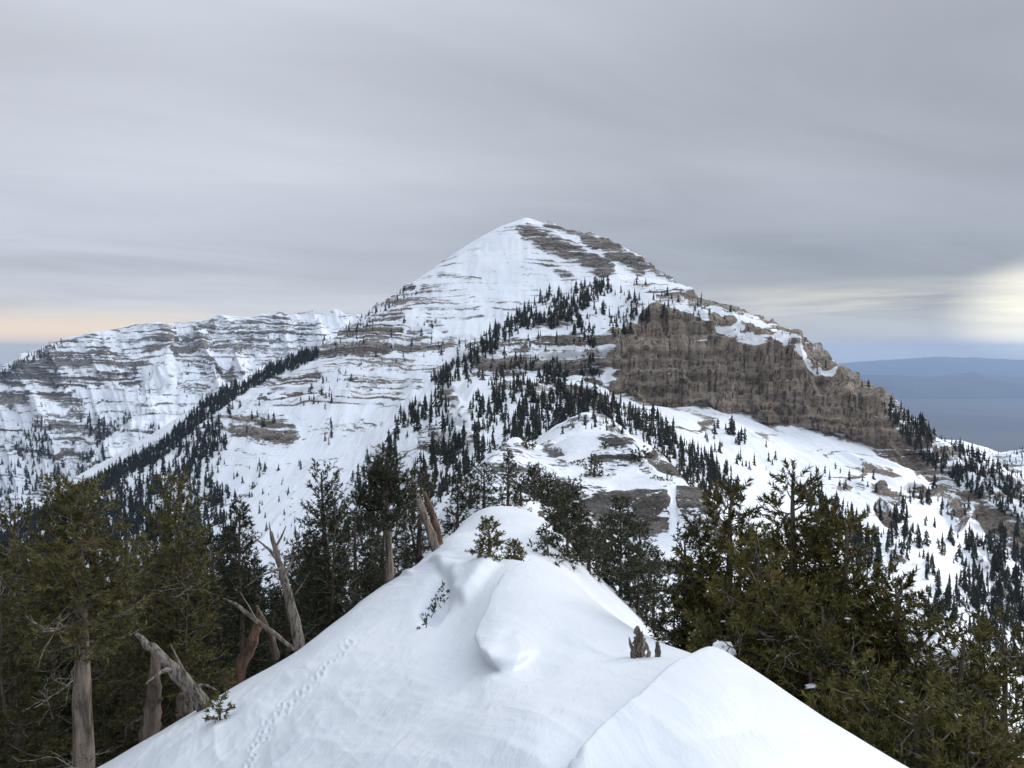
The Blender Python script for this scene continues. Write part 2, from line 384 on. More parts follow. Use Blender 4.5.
gX = np.gradient(sb, axis=1) / np.gradient(N.X, axis=1)
gY = np.gradient(sb, axis=0) / np.maximum(np.gradient(N.Y, axis=0), 1e-6)
gn = np.sqrt(gX ** 2 + gY ** 2) + 1e-9
ov = blur(ov, 1)
N.disp(h, n0)
N.X = N.X - ov * gX / gn; N.Y = N.Y - ov * gY / gn; N.Z = N.Z - .12 * ov
N.refresh()
N.build('snow_ridge', [M_snow])
# ================================================================= rocky knoll of the ridge
KL = [
 [(250,850,40),(400,680,40),(430,620,42),(460,560,42),(480,530,42),(500,522,42),(540,540,43),(600,590,42),(650,640,38),(700,690,35),(800,800,32),(950,930,30)],
 [(250,820,55),(400,640,55),(430,590,55),(460,515,54),(480,491,54),(500,486,54),(530,498,55),(560,524,56),(620,560,54),(660,580,50),(700,590,48),(800,760,45),(950,880,42)],
 [(250,800,68),(400,620,68),(430,570,68),(460,515,68),(480,486,68),(500,476,68),(530,490,68),(560,515,66),(620,545,64),(660,548,63),(700,548,62),(760,620,60),(800,720,60),(950,850,60)],
 [(250,790,74),(400,600,74),(430,560,74),(460,500,74),(480,476,74),(500,470,74),(530,476,76),(560,489,74),(620,497,72),(660,497,71),(700,503,69),(750,580,68),(800,700,68),(950,840,68)],
 [(250,780,86),(400,590,86),(430,545,86),(460,492,86),(480,468,88),(500,452,90),(530,462,90),(560,466,90),(620,470,88),(660,476,84),(695,492,80),(750,570,78),(800,690,78),(950,820,78)],
 [(250,770,110),(400,570,108),(430,530,106),(460,482,104),(480,462,104),(500,446,106),(516,438,107),(540,448,107),(555,446,106),(575,436,105),(608,431,104),(632,437,102),(655,450,100),(690,490,96),(750,575,92),(800,680,90),(950,800,90)],
 [(250,780,140),(400,600,138),(460,510,138),(516,462,138),(575,450,140),(610,450,140),(655,475,135),(700,530,130),(800,690,120),(950,800,120)],
 [(250,780,180),(400,590,180),(460,500,180),(516,456,180),(560,424,182),(584,411,184),(602,414,184),(622,427,184),(655,460,178),(700,520,170),(800,680,160),(950,800,150)],
 [(250,820,250),(400,640,250),(516,520,250),(584,480,250),(655,520,250),(800,740,220),(950,850,200)],
]
K = Patch(KL, 250, 950, 760, rowpx=0.9, maxrows=160, sm=5)
px, py = K.px.copy(), K.py.copy()
kr = caps(px, py, [
 (560,490,600,498,14,.62),(600,500,700,500,10,.85),(600,525,665,535,14,.95),(640,512,700,512,10,.9),(700,515,720,540,14,.8),(560,505,600,520,14,.7),
 (500,468,560,500,12,.62),(520,480,560,470,9,.5),(590,468,612,470,6,.42),(600,455,632,462,8,.5),(612,440,648,470,6,.62),(655,455,685,478,8,.75),(600,440,630,442,4,.5),
 (500,445,520,460,7,.45),(548,448,560,455,6,.5),(570,425,585,420,5,.5),(597,418,622,430,6,.6),(560,520,600,560,20,.6),(600,560,650,600,20,.45),(620,590,690,560,24,.5),(470,480,490,490,9,.42)], 0.5)
kr = np.where(K.T > 5.05, np.minimum(kr, 0.5), kr)
chute = (1 - sstep(1.2, 3.8, seg_dist(px + 4 * fbm(px / 9, py / 9, px * 0, 2), py, 671, 490, 675, 535) - np.clip(py - 516, 0, 40) * .10)) + (1 - sstep(8, 18, seg_dist(px, py, 678, 548, 655, 556)))
kr = kr - chute * 1.2
n0 = K.normals()
st = fbm(K.X * 0.03, K.Y * 0.03, K.Z * 0.8, 3)
d = 0.9 * fbm(K.X * .12, K.Y * .12, K.Z * .12, 4) * np.clip(sstep(40, 55, K.Y), 0, 1)
d += np.clip(kr, 0, 1) * (1.6 * st + 0.5 * fbm(K.X * .8, K.Y * .8, K.Z * .4, 4, .6))
K.disp(d, n0); K.refresh()
K.build('rocky_knoll', [M_knoll], {'rock': (-.30 + 1.75 * kr).ravel(), 'wall': sstep(.6, .9, kr).ravel() * .6})
# ================================================================= the mountain
ML = [
 [(-700,1000,150),(0,900,150),(300,820,150),(560,700,150),(800,820,140),(1024,900,140),(1700,1250,140)],
 [(-700,900,300),(0,740,320),(200,690,340),(350,640,300),(450,560,270),(560,520,270),(650,560,240),(750,630,230),(900,730,230),(1024,800,230),(1700,1150,230)],
 [(-700,860,420),(0,710,430),(200,655,430),(300,600,450),(350,560,480),(450,470,560),(560,432,600),(620,440,600),(680,455,560),(740,500,500),(800,545,450),(900,610,400),(1024,680,360),(1700,1000,330)],
 [(-700,850,520),(0,700,520),(200,640,520),(300,580,560),(350,520,640),(430,425,800),(470,380,920),(540,376,960),(600,389,980),(615,398,990),(660,407,1000),(700,413,1010),(750,427,1010),(800,441,1000),(850,452,980),(900,462,930),(950,500,870),(1024,560,780),(1700,900,560)],
 [(-700,846,560),(0,696,560),(200,632,560),(300,570,600),(350,500,690),(430,408,860),(470,352,980),(540,338,1020),(600,336,1035),(625,338,1040),(650,319,1060),(690,318,1080),(740,338,1080),(800,360,1062),(850,385,1035),(885,412,1000),(920,442,950),(950,468,920),(1024,520,840),(1700,860,600)],
 [(-700,842,600),(0,692,600),(200,625,620),(300,560,680),(350,485,760),(430,386,960),(470,346,1100),(500,328,1160),(540,307,1240),(575,289,1300),(600,285,1330),(640,277,1390),(680,283,1420),(705,297,1430),(740,311,1400),(800,344,1330),(830,360,1300),(850,376,1270),(880,402,1200),(900,418,1160),(950,448,1080),(1024,482,980),(1300,640,800),(1700,830,700)],
 [(-700,880,900),(0,720,900),(200,600,1000),(300,560,1050),(350,510,1180),(430,415,1380),(500,350,1560),(575,306,1750),(640,296,1800),(705,330,1750),(740,345,1700),(850,410,1600),(950,490,1400),(1024,540,1300),(1300,680,1000),(1700,860,900)],
 [(-700,860,1150),(0,640,1180),(100,580,1230),(200,520,1330),(300,470,1450),(400,390,1750),(500,318,2050),(560,290,2200),(610,276,2300),(650,284,2300),(705,320,2150),(850,420,1900),(1024,560,1600),(1700,880,1100)],
 [(-700,760,1400),(0,522,1550),(50,494,1650),(100,464,1750),(150,436,1820),(200,405,1900),(260,374,2000),(320,343,2120),(360,318,2220),(410,285,2350),(440,264,2450),(470,245,2530),(500,227,2600),(526,217,2650),(545,224,2640),(575,233,2600),(600,238,2560),(625,248,2520),(655,267,2420),(705,305,2300),(850,440,2000),(1024,600,1700),(1700,900,1200)],
 [(-700,900,2100),(0,700,2300),(200,560,2700),(410,420,3100),(526,350,3300),(655,400,3200),(850,520,2900),(1024,640,2500),(1700,900,2000)],
]
M = Patch(ML, -460, 1480, 1500, lin=0.45, rowpx=0.85, maxrows=240, sm=4)
px, py = M.px.copy(), M.py.copy()
T = M.T; front = T < 5.02; back = ~front
rk = np.zeros(px.shape)
rkF = caps(px, py, [
 (440,368,470,348,9,.5),(470,352,600,345,11,.72),(480,368,600,368,8,.66),(540,325,570,318,6,.5),(470,375,520,372,7,.55),
 (590,378,602,400,7,.8),(447,398,458,412,8,.7),(455,418,470,428,7,.55),(430,440,470,450,12,.42),(500,400,560,395,10,.3),
 (640,290,700,300,5,.45),(690,300,700,320,8,.8),(700,300,760,322,12,1.0),(760,325,850,375,13,.95),(700,312,690,330,6,.7),(850,378,930,455,10,.75),(930,450,1000,475,6,.5),
 (740,338,765,342,5,.9),
 (905,455,950,478,12,.85),(880,448,930,470,12,.8),(965,470,1010,490,8,.45),
 (940,507,975,505,6,.8),(945,515,952,528,7,.85),(975,522,1030,545,13,.9),(930,500,905,498,6,.7),(875,493,895,505,6,.65),(880,512,888,526,7,.8),(840,490,860,492,4,.6),
 (960,560,1024,590,6,.5),(990,600,1024,610,6,.5),(1040,540,1300,640,14,.7),(700,430,760,445,5,.25),(890,560,930,575,5,.35),
 (660,300,690,305,5,.42),(650,330,700,330,5,.9),(560,380,600,430,14,.42)], 0.5)
wallm = sstep(2.96, 3.03, T) * (1 - sstep(4.0, 4.08, T)) * sstep(600, 614, px) * (1 - sstep(885, 915, px))
lpx, lpy = px, py
ledge = caps(px, py, [(655,312,690,318,3,1),(690,319,720,336,3,1),(725,340,740,333,4.5,1),(740,330,760,334,4,1),(760,336,790,352,4,1),(728,344,770,352,3.5,1),(770,352,800,366,4,1),(800,367,830,378,2.5,1)], .45)
ledge = ledge * np.clip(.75 + .9 * fbm(px / 7, py / 5, px * 0, 3), 0, 1)
rkF = np.maximum(rkF, wallm * 1.3) - ledge * 1.5
rkB = caps(px, py, [
 (528,234,575,257,8,1.0),(560,250,606,272,7,1.1),(520,230,530,238,4,.7),(588,242,622,256,7,.9),(610,256,640,270,7,.95),(630,258,700,292,5,.8),(545,226,590,240,2.5,.5),(545,262,570,280,5,.38),
 (325,352,385,352,8,.75),(365,342,425,347,7,.7),(352,330,400,334,4,.72),(390,318,410,312,4,.5),(372,322,400,320,4,.62),(330,338,360,330,6,.55),(400,352,440,350,5,.55),(410,335,430,335,3,.6),(395,300,430,302,6,.4),(398,285,412,288,4,.45),(418,300,430,292,5,.5),(430,310,475,312,9,.40),(425,290,470,296,5,.38),(400,370,450,372,7,.38),(320,400,400,402,8,.34),(330,425,380,428,6,.30),(350,385,420,388,6,.38),(440,275,480,280,3,.38),(300,355,325,350,8,.62),(350,312,395,300,4,.5),
 (240,382,315,375,6,.72),(270,392,320,390,4,.6),(236,428,290,432,8,.82),(245,418,285,418,3,.6),(240,398,330,402,5,.33),(250,440,290,443,3,.55),(430,325,445,330,4,.5),(440,345,470,340,6,.6),(330,368,420,368,7,.3),(200,430,240,420,6,.3)], 0.5)
rk = np.where(front, rkF, rkB)
clean = 0.22 * (1 - sstep(12, 40, np.minimum(seg_dist(px, py, 500, 250, 400, 400), seg_dist(px, py, 400, 400, 270, 520))))
rk = np.where(front, -0.34, -0.24) - np.where(front, 0, clean) + 1.5 * rk + 0.28 * fbm(M.X * .004, M.Y * .004, M.Z * .004, 3) + np.where(front & (px < 600), .12, 0)
n0 = M.normals()
sc_ = M.Y / 1000.0
amp = 22 * sstep(250, 900, M.Y) + 3
edge = 1 - 0.7 * np.exp(-((T - 8) / .25) ** 2) - 0.5 * np.exp(-((T - 5) / .2) ** 2)
d = amp * edge * 0.8 * fbm(M.X * .0035, M.Y * .0035, M.Z * .0035, 4, ridge=False)
# gullies and ribs running down the faces
gx = M.us[None, :] * 1.0 + 0 * M.X
d += amp * edge * 0.45 * fbm(M.X * .012, M.Y * .003, M.Z * .002, 4, ridge=True)
rp = sstep(-.1, .6, rk)
zz = M.Z + 30 * fbm(M.X * .002, M.Y * .002, M.Z * 0, 2)
strat = fbm(M.X * .0015, M.Y * .0015, zz * 0.065, 3, .6)
rp = rp * (1 - .55 * np.exp(-((T - 5) / .3) ** 2)) * (1 - .6 * sstep(0, .3, ledge))
d += rp * (1 - .72 * wallm) * (10 * np.tanh(4 * strat) + 10 * fbm(M.X * .03, M.Y * .03, M.Z * .006, 4, .6) + 8 * fbm(M.X * .06, M.Y * .06, M.Z * .04, 4, .6))
d += wallm * 3 * np.tanh(4 * strat) + wallm * (24 * fbm(M.X * .022, M.Y * .022, M.Z * .001, 3, .6, ridge=True) + 7 * fbm(M.X * .05, M.Y * .05, M.Z * .01, 4, .6))
d -= np.where(front & (px < 330), 0, 0)
M.disp(d, n0); M.refresh()
nn = M.normals()
steep = 1 - np.abs(nn[..., 2])
rk = rk + 0.25 * sstep(0.45, 0.75, steep) * (1 - sstep(0.0, 0.2, ledge)) * sstep(-0.3, 0.3, rk)
M.build('mountain', [M_mtn], {'rock': rk.ravel(), 'wall': wallm.ravel()})
# ================================================================= distant snowy ridge on the left
FL = [
 [(-700,900,2600),(0,640,2800),(200,560,2900),(420,500,3000),(600,480,3200)],
 [(-700,700,3300),(0,520,3500),(60,500,3500),(100,470,3600),(140,480,3500),(200,430,3900),(300,400,4300),(420,380,4600),(600,380,4800)],
 [(-700,560,4000),(0,430,4200),(60,400,4300),(100,395,4350),(130,410,4200),(170,370,4700),(215,385,4600),(260,350,5200),(300,360,5200),(420,350,5600),(600,350,5800)],
 [(-700,480,4600),(-100,405,4700),(0,366,4800),(30,353,4850),(62,340,4900),(100,332,5000),(135,326,5100),(160,327,5200),(172,323,5500),(200,321,5600),(222,316,5700),(250,318,5800),(285,316,6100),(300,313,6300),(345,314,6500),(420,325,6800),(600,340,7000)],
 [(-700,700,6500),(0,500,6500),(200,450,7500),(420,430,8000),(600,420,8500)],
]
FR = Patch(FL, -560, 520, 900, lin=0.4, rowpx=0.7, maxrows=220, sm=3)
px, py = FR.px.copy(), FR.py.copy()
fr = caps(px, py, [(0,385,20,400,16,.6),(55,363,90,370,10,.75),(100,362,130,370,10,.72),(15,380,60,382,9,.72),(78,342,95,342,4,.6),(112,328,140,326,2.5,.5),(55,343,75,343,3,.5),(160,352,200,370,9,.42),(175,348,205,352,6,.5),(205,375,230,385,8,.62),(200,332,212,336,4,.55),(60,395,130,385,10,.6),(60,405,80,420,9,.55),(0,400,40,410,10,.45),(70,440,110,450,14,.35),(215,350,300,335,12,.28),(130,375,160,350,6,.5),(240,345,290,325,5,.3)], .6)
n0 = FR.normals()
edge = 1 - 0.92 * np.exp(-((FR.T - 3) / .3) ** 2)
d = 120 * edge * fbm(FR.us[None, :] * 26 + FR.Z * .002, FR.Z * .0012, FR.Y * .0004, 4, .55, ridge=True)
d = d + 90 * edge * fbm(FR.X * .0022 + FR.Z * .001, FR.Y * .0011, FR.Z * .0008, 5, .5, ridge=True) + 30 * edge * fbm(FR.X * .005, FR.Y * .005, FR.Z * .005, 4)
d += fr * 22 * fbm(FR.X * .001, FR.Y * .001, FR.Z * .03, 3, .7)
FR.disp(d, n0); FR.refresh()
FR.build('distant_ridge', [M_far], {'rock': (.08 + 1.3 * fr + .3 * fbm(FR.X * .002, FR.Y * .002, FR.Z * .002, 3)).ravel(), 'wall': (fr * 0).ravel()})
# ================================================================= low foothill on the right
GL = [
 [(820,620,2000),(940,560,2100),(1024,540,2200),(1300,560,2300)],
 [(820,520,2900),(940,470,3000),(985,465,3100),(1024,470,3100),(1300,500,3200)],
 [(820,470,3600),(900,440,3600),(940,440,3600),(960,441,3600),(985,448,3500),(1000,454,3450),(1024,450,3600),(1100,445,3800),(1300,470,3900)],
 [(820,600,5000),(940,560,5000),(1024,560,5000),(1300,580,5000)],
]
G = Patch(GL, 800, 1500, 500, lin=.3, rowpx=.8, sm=2)
d = 40 * fbm(G.X * .004, G.Y * .003, G.Z * .002, 4, ridge=True) * (1 - .7 * np.exp(-((G.T - 2) / .2) ** 2))
G.disp(d); G.refresh()
G.build('foothill', [M_far], {'rock': np.full(G.X.size, .0), 'wall': np.zeros(G.X.size)})
# ================================================================= desert plain and far ranges
M_des, t, b = new_mat('desert_floor')
pos = t.new('ShaderNodeNewGeometry').outputs['Position']
n = t.noise(t.vec('MULTIPLY', pos, (1, .35, 1)), 0.0002, 6, .6, .5)
t.link(t.mix(t.ss(n, .35, .65), (0.035, 0.032, 0.035), (0.075, 0.065, 0.06)), b.inputs['Base Color']); b.inputs['Roughness'].default_value = .95
ZP = -2150
gy = np.concatenate([np.linspace(-20000, 3000, 12), np.geomspace(4000, 74000, 60)])
gxs = np.linspace(-70000, 70000, 80)
XX, YY = np.meshgrid(gxs, gy)
ZZ = ZP + 60 * fbm(XX * .0001, YY * .0001, XX * 0, 4)
V = np.stack([XX, YY, ZZ], -1).reshape(-1, 3); i = np.arange(XX.size).reshape(XX.shape)
f = np.stack([i[:-1, :-1], i[:-1, 1:], i[1:, 1:], i[1:, :-1]], -1).reshape(-1, 4)
tag(link_obj('desert_plain', mesh_arrays('desert_plain', V, f, [M_des], True)), kind='structure')
M_rng, t, b = new_mat('bare_desert_range')
pos = t.new('ShaderNodeNewGeometry').outputs['Position']
t.link(t.mix(t.noise(pos, 0.0004, 5), (0.025, 0.025, 0.028), (0.05, 0.046, 0.045)), b.inputs['Base Color']); b.inputs['Roughness'].default_value = .95
def far_range(name, knots, Ymid, Ydep, seed, rough):
    us = np.linspace((-200 - 512) / F, (1250 - 512) / F, 700)
    ku = np.array([(k[0] - 512) / F for k in knots]); ke = np.array([(350 - k[1]) / F for k in knots])
    top = np.interp(us, ku, ke) * Ymid
    v = np.linspace(0, 1, 24)
    prof = 1 - np.abs(v - .5) * 2
    Yg = (Ymid + (v - .5) * Ydep)[:, None] * np.ones((1, 700)); Xg = Yg * us[None, :]
    Zg = ZP - 80 + (top[None, :] - ZP + 80) * prof[:, None] ** .85
    Zg = Zg + rough * fbm(Xg / 3200, Yg / 3200, Zg * 0 + seed, 6, .55, ridge=True) * np.minimum(prof[:, None] * 3, 1)
    V = np.stack([Xg, Yg, Zg], -1).reshape(-1, 3); i = np.arange(Xg.size).reshape(Xg.shape)
    f = np.stack([i[:-1, :-1], i[:-1, 1:], i[1:, 1:], i[1:, :-1]], -1).reshape(-1, 4)
    tag(link_obj(name, mesh_arrays(name, V, f, [M_rng], True)), kind='structure')
far_range('desert_range', [(-500,385),(500,380),(840,377),(880,376),(920,378),(950,375),(975,373),(1000,376),(1040,379),(1200,374),(1500,380)], 40000, 14000, 3, 170)
far_range('far_range', [(-500,366),(500,364),(760,364),(840,363),(880,361),(920,358),(945,357),(990,359),(1030,361),(1200,358),(1500,364)], 62000, 18000, 8, 170)
# ================================================================= vegetation materials
def foliage_mat(name, dark, light, dead=None, transl=0.15):
    m, t, b = new_mat(name)
    ti = t.new('ShaderNodeAttribute', attribute_name='tint').outputs['Fac']
    oi = t.new('ShaderNodeObjectInfo').outputs['Random']
    v = t.math('ADD', t.math('MULTIPLY', ti, 0.8), t.math('MULTIPLY', oi, 0.2))
    c = t.mix(v, dark, light)
    if dead: c = t.mix(t.ss(ti, 0.93, 0.97), c, dead)
    t.link(c, b.inputs['Base Color']); b.inputs['Roughness'].default_value = 0.65
    b.inputs['Transmission Weight'].default_value = 0.0
    return m
def bark_mat(name, a, c, scale=9.0):
    m, t, b = new_mat(name)
    co = t.new('ShaderNodeTexCoord').outputs['Object']
    n = t.noise(t.vec('MULTIPLY', co, (scale, scale, scale * .16)), 1.0, 6, .65, .6)
    n2 = t.noise(co, 1.3, 3)
    t.link(t.mix(t.math('ADD', t.ss(n, .35, .65), t.math('MULTIPLY', t.math('SUBTRACT', n2, .5), .8), clamp=True), a, c), b.inputs['Base Color'])
    b.inputs['Roughness'].default_value = .85
    bp = t.new('ShaderNodeBump'); bp.inputs['Strength'].default_value = .9; bp.inputs['Distance'].default_value = .02
    t.link(n, bp.inputs['Height']); t.link(bp.outputs[0], b.inputs['Normal'])
    return m
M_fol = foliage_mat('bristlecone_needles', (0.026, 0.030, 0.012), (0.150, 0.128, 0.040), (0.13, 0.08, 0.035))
M_folr = foliage_mat('warm_olive_needles', (0.026, 0.030, 0.010), (0.165, 0.138, 0.034), (0.14, 0.085, 0.035))  # slightly yellower needle colour for the right clump and young pines
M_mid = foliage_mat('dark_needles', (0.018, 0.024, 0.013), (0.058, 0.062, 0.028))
M_con = foliage_mat('distant_conifer_needles', (0.011, 0.014, 0.010), (0.030, 0.033, 0.021))
M_bark = bark_mat('brown_bark', (0.045, 0.035, 0.027), (0.17, 0.13, 0.098))
M_pale = bark_mat('pale_bark', (0.07, 0.055, 0.043), (0.29, 0.235, 0.185))
M_dead = bark_mat('weathered_grey_wood', (0.055, 0.046, 0.038), (0.27, 0.23, 0.19), 22)
M_red = bark_mat('reddish_split_wood', (0.05, 0.034, 0.025), (0.20, 0.115, 0.075), 12)
M_twig = bark_mat('grey_twig', (0.10, 0.085, 0.07), (0.26, 0.22, 0.18), 20)
# ---------------------------------------------------------------- tube geometry
def tube(pts, rad, k=6, seed=0, rough=0.0, flat=1.0):
    pts = np.asarray(pts, float); rad = np.asarray(rad, float); n = len(pts)
    tg = np.gradient(pts, axis=0); tg /= np.linalg.norm(tg, axis=1, keepdims=True) + 1e-9
    ref = np.array([0.31, 0.95, 0.05]) if abs(tg[0][1]) < .85 else np.array([1.0, 0, 0.1])
    a = np.cross(tg, ref); a /= np.linalg.norm(a, axis=1, keepdims=True) + 1e-9; b = np.cross(tg, a)
    th = np.arange(k) / k * 2 * np.pi
    rr = rad[:, None] * np.ones((1, k))
    if rough:
        r_ = np.random.RandomState(seed); lobes = 1 + rough * r_.randn(1, k) * .6 + rough * r_.randn(n, k) * .5
        rr = rr * np.clip(lobes, .45, 1.7)
    V = pts[:, None, :] + rr[..., None] * (np.cos(th)[None, :, None] * a[:, None, :] + flat * np.sin(th)[None, :, None] * b[:, None, :])
    V = V.reshape(-1, 3)
    i = np.arange(n * k).reshape(n, k); j = np.roll(i, -1, axis=1)
    Fq = np.stack([i[:-1], j[:-1], j[1:], i[1:]], -1).reshape(-1, 4)
    T1 = Fq[:, [0, 1, 2]]; T2 = Fq[:, [0, 2, 3]]
    tip = np.array([[n * k, (n - 1) * k + q, (n - 1) * k + (q + 1) % k] for q in range(k)])
    V = np.vstack([V, pts[-1:] + tg[-1:] * rad[-1] * .5])
    return V, np.vstack([T1, T2, tip])
class Acc:
    def __init__(s): s.V = []; s.F = []; s.n = 0
    def add(s, VF):
        s.V.append(VF[0]); s.F.append(VF[1] + s.n); s.n += len(VF[0])
    def mesh(s, name, m, smooth=True): return mesh_arrays(name, np.vstack(s.V), np.vstack(s.F), [m], smooth)
def curve(p0, p1, n, wob, rng, sag=0.0):
    t = np.linspace(0, 1, n)[:, None]; p0 = np.asarray(p0, float); p1 = np.asarray(p1, float)
    w_ = rng.randn(n, 3) * wob; w_[0] = 0; w_[-1] = 0
    w_ = np.cumsum(w_, 0) * (t * (1 - t) * 3)
    q = p0 + (p1 - p0) * t + w_; q[:, 2] += -sag * (t[:, 0] * (1 - t[:, 0])) * 4
    return q
def tufts(Pp, Dd, L, rng, K=14, bl=.07, bw=.012, tint=None):
    n = len(Pp)
    D3 = Dd[:, None, :]; r = rng.randn(n, K, 3)
    r = r - (r * D3).sum(-1, keepdims=True) * D3; r /= np.linalg.norm(r, axis=-1, keepdims=True) + 1e-9
    s_ = rng.rand(n, K, 1)
    base = Pp[:, None, :] + D3 * s_ * L[:, None, None]
    d = D3 * (0.55 + .5 * s_) + r * 0.9; d /= np.linalg.norm(d, axis=-1, keepdims=True)
    side = np.cross(d, rng.randn(n, K, 3)); side /= np.linalg.norm(side, axis=-1, keepdims=True) + 1e-9
    ln = bl * (0.7 + .6 * rng.rand(n, K, 1))
    a = base - side * bw; b = base + side * bw; c = base + d * ln
    V = np.stack([a, b, c], 2).reshape(-1, 3); Fx = np.arange(len(V)).reshape(-1, 3)
    tt = (rng.rand(n) if tint is None else tint)
    at = np.clip(np.repeat(tt, K * 3) + np.repeat(rng.randn(n * K) * .08, 3), 0, 1)
    return V, Fx, at
def grow(H, Rr, seed, tr, base=.1, lean=(0, 0), dens=12, tl=.14, bl=.075, bw=.012, K=14, droop=0.0, step=.07, power=.6, rough=.12, bias=None, lift=0.0, leaders=1, spread=.55):
    """one pine: returns trunk, limbs (Acc) and foliage arrays in local space"""
    rng = np.random.RandomState(seed)
    trk_ = Acc(); lim = Acc(); PP, DD, TT = [], [], []
    for ld in range(leaders):
        nt = 12; t = np.linspace(0, 1, nt); Hl = H; Rl = Rr; z0 = 0.0; trl = tr; ox = oy = 0.0
        lx, ly = lean
        if leaders > 1: Rl = Rr * (.72 if ld == 0 else .58)
        if ld:
            aa = ld * 2.4 + seed + rng.rand(); sp = Rr * spread * rng.uniform(.5, 1.0)
            Hl = H * rng.uniform(.55, .88); trl = tr * rng.uniform(.4, .6); lx += math.cos(aa) * sp; ly += math.sin(aa) * sp
        tp = np.stack([lx * np.minimum(t * 1.6, 1) ** .8 + np.cumsum(rng.randn(nt) * .012 * Hl) * .5 * t, ly * np.minimum(t * 1.6, 1) ** .8 + np.cumsum(rng.randn(nt) * .012 * Hl) * .5 * t, t * Hl], -1)
        tp[0, 2] = -0.35
        trk_.add(tube(tp, trl * (1 - .88 * t) * np.where(t < .04, 1.15, 1), 9, seed + ld, rough))
        nb = max(6, int(Hl * dens * (1 - base) * (1 if leaders == 1 else .62)))
        for i in range(nb):
            tt = base + (1 - base) * (i + rng.rand()) / nb
            p0 = np.array([np.interp(tt, t, tp[:, q]) for q in range(3)])
            az = i * 2.4 + rng.randn() * .5
            pr = (max(1 - tt, 0)) ** power * min(1, (tt - base) / .12 + .45)
            L = Rl * pr * (0.68 + .5 * rng.rand()) + min(.10, .2 * Rr)
            if bias is not None: L *= 1 + bias[0] * math.cos(az) + bias[1] * math.sin(az)
            el = R(-14 + 66 * tt ** 1.4 + rng.randn() * 13) - droop + lift
            dv = np.array([math.cos(az) * math.cos(el), math.sin(az) * math.cos(el), math.sin(el)])
            pts = curve(p0, p0 + dv * L, 6, .035 * L, rng, .10 * L)
            lim.add(tube(pts, np.linspace(max(.010, trl * .2 * (1 - tt * .6)), .005, 6), 4, seed + i))
            ln = max(3, int(L / step)); pos0 = .10 if L < .5 else .16
            bt = rng.rand() * .5
            for j in range(ln):
                f = pos0 + (1 - pos0) * (j + rng.rand()) / ln
                q = pts[min(int(f * 5), 4)] * (1 - (f * 5 - min(int(f * 5), 4))) + pts[min(int(f * 5), 4) + 1] * (f * 5 - min(int(f * 5), 4))
                sg = 1 if j % 2 else -1
                sa = az + sg * (R(35) + R(45) * rng.rand()); se = el * .4 + R(8 + rng.randn() * 26)
                sv = np.array([math.cos(sa) * math.cos(se), math.sin(sa) * math.cos(se), math.sin(se)])
                SL = (min(0.10, .22 * Rr) + .34 * L * (1.1 - f)) * (.6 + .8 * rng.rand())
                e = q + sv * SL
                if SL > .16 and j % 2: lim.add(tube(np.array([q, (q + e) / 2 + [0, 0, .015], e]), [.006, .005, .003], 3))
                m_ = max(1, int(SL / (tl * .62)))
                for k in range(m_):
                    g = (k + .35 + .5 * rng.rand()) / m_
                    PP.append(q + sv * SL * g + rng.randn(3) * .015); dd = sv + rng.randn(3) * .5 + [0, 0, .35]; DD.append(dd / np.linalg.norm(dd)); TT.append(bt + .5 * rng.rand() ** 1.5)
            PP.append(pts[-1]); DD.append(dv); TT.append(.5 + .4 * rng.rand())
    PP = np.array(PP); DD = np.array(DD); TT = np.array(TT)
    brn = rng.rand(len(TT)) < .025; TT[brn] = 1.0
    fv, ff, fa = tufts(PP, DD, np.full(len(PP), tl) * (.7 + .6 * rng.rand(len(PP))), rng, K, bl, bw, TT)
    return trk_, lim, (fv, ff, fa)
def zg(x, y):
    return max(p.z_at(x, y) for p in (N, K, M))
def make_pine(px_, d, top, Rpx, seed, tr, label, group=None, name='bristlecone_pine', base=.1, lean=(0, 0), fm=None, bm=None, cat='tree', sink=0.0, dead=0, snow=0, **kw):
    x = (px_ - 512) / F * d; z = zg(x, d) - sink
    # world height of the top at this pixel row
    tz = P(px_, top, d)[2]; H = max(tz - z, .25); Rr = Rpx / F * d
    trk_, lim, (fv, ff, fa) = grow(H, Rr, seed, tr, base, (lean[0] * H, lean[1] * H), **kw)
    root = bpy.data.objects.new(name, None); COL.objects.link(root); root.location = (x, d, z); root.empty_display_size = .2
    tag(root, label, cat, group)
    link_obj('trunk', trk_.mesh('trunk', bm or M_bark), root)
    link_obj('limbs', lim.mesh('limbs', M_twig), root)
    link_obj('crown', mesh_arrays('crown', fv, ff, [fm or M_fol], False, {'tint': fa}), root)
    if snow:
        rng = np.random.RandomState(seed + 500); A = Acc(); ns = len(fv) // 3
        import bmesh
        bm_ = bmesh.new(); bmesh.ops.create_icosphere(bm_, subdivisions=2, radius=1.0)
        SV = np.array([v.co[:] for v in bm_.verts]); SF = np.array([[v.index for v in f.verts] for f in bm_.faces]); bm_.free()
        for i in range(snow):
            q = fv[rng.randint(ns) * 3 + 2]
            if q[1] > .1 * Rr: q = q * [1, -1, 1]
            r_ = rng.uniform(.014, .034) * d / 10
            A = Acc(); A.add((q + SV * (1 + .35 * rng.randn(len(SV), 1)) * r_ * np.array([rng.uniform(1, 2.2), rng.uniform(.8, 1.6), .6]), SF))
            link_obj('snow_clump', A.mesh('snow_clump', M_snow), root)
    for i in range(dead):
        rng = np.random.RandomState(seed * 7 + i)
        h0 = rng.uniform(.12, .75) * H; az = rng.uniform(-2.6, -.5)
        A = bare([0, 0, h0], az, Rr * rng.uniform(.8, 1.15), rng)
        link_obj('dead_branch', A.mesh('dead_branch', M_dead), root)
    return root
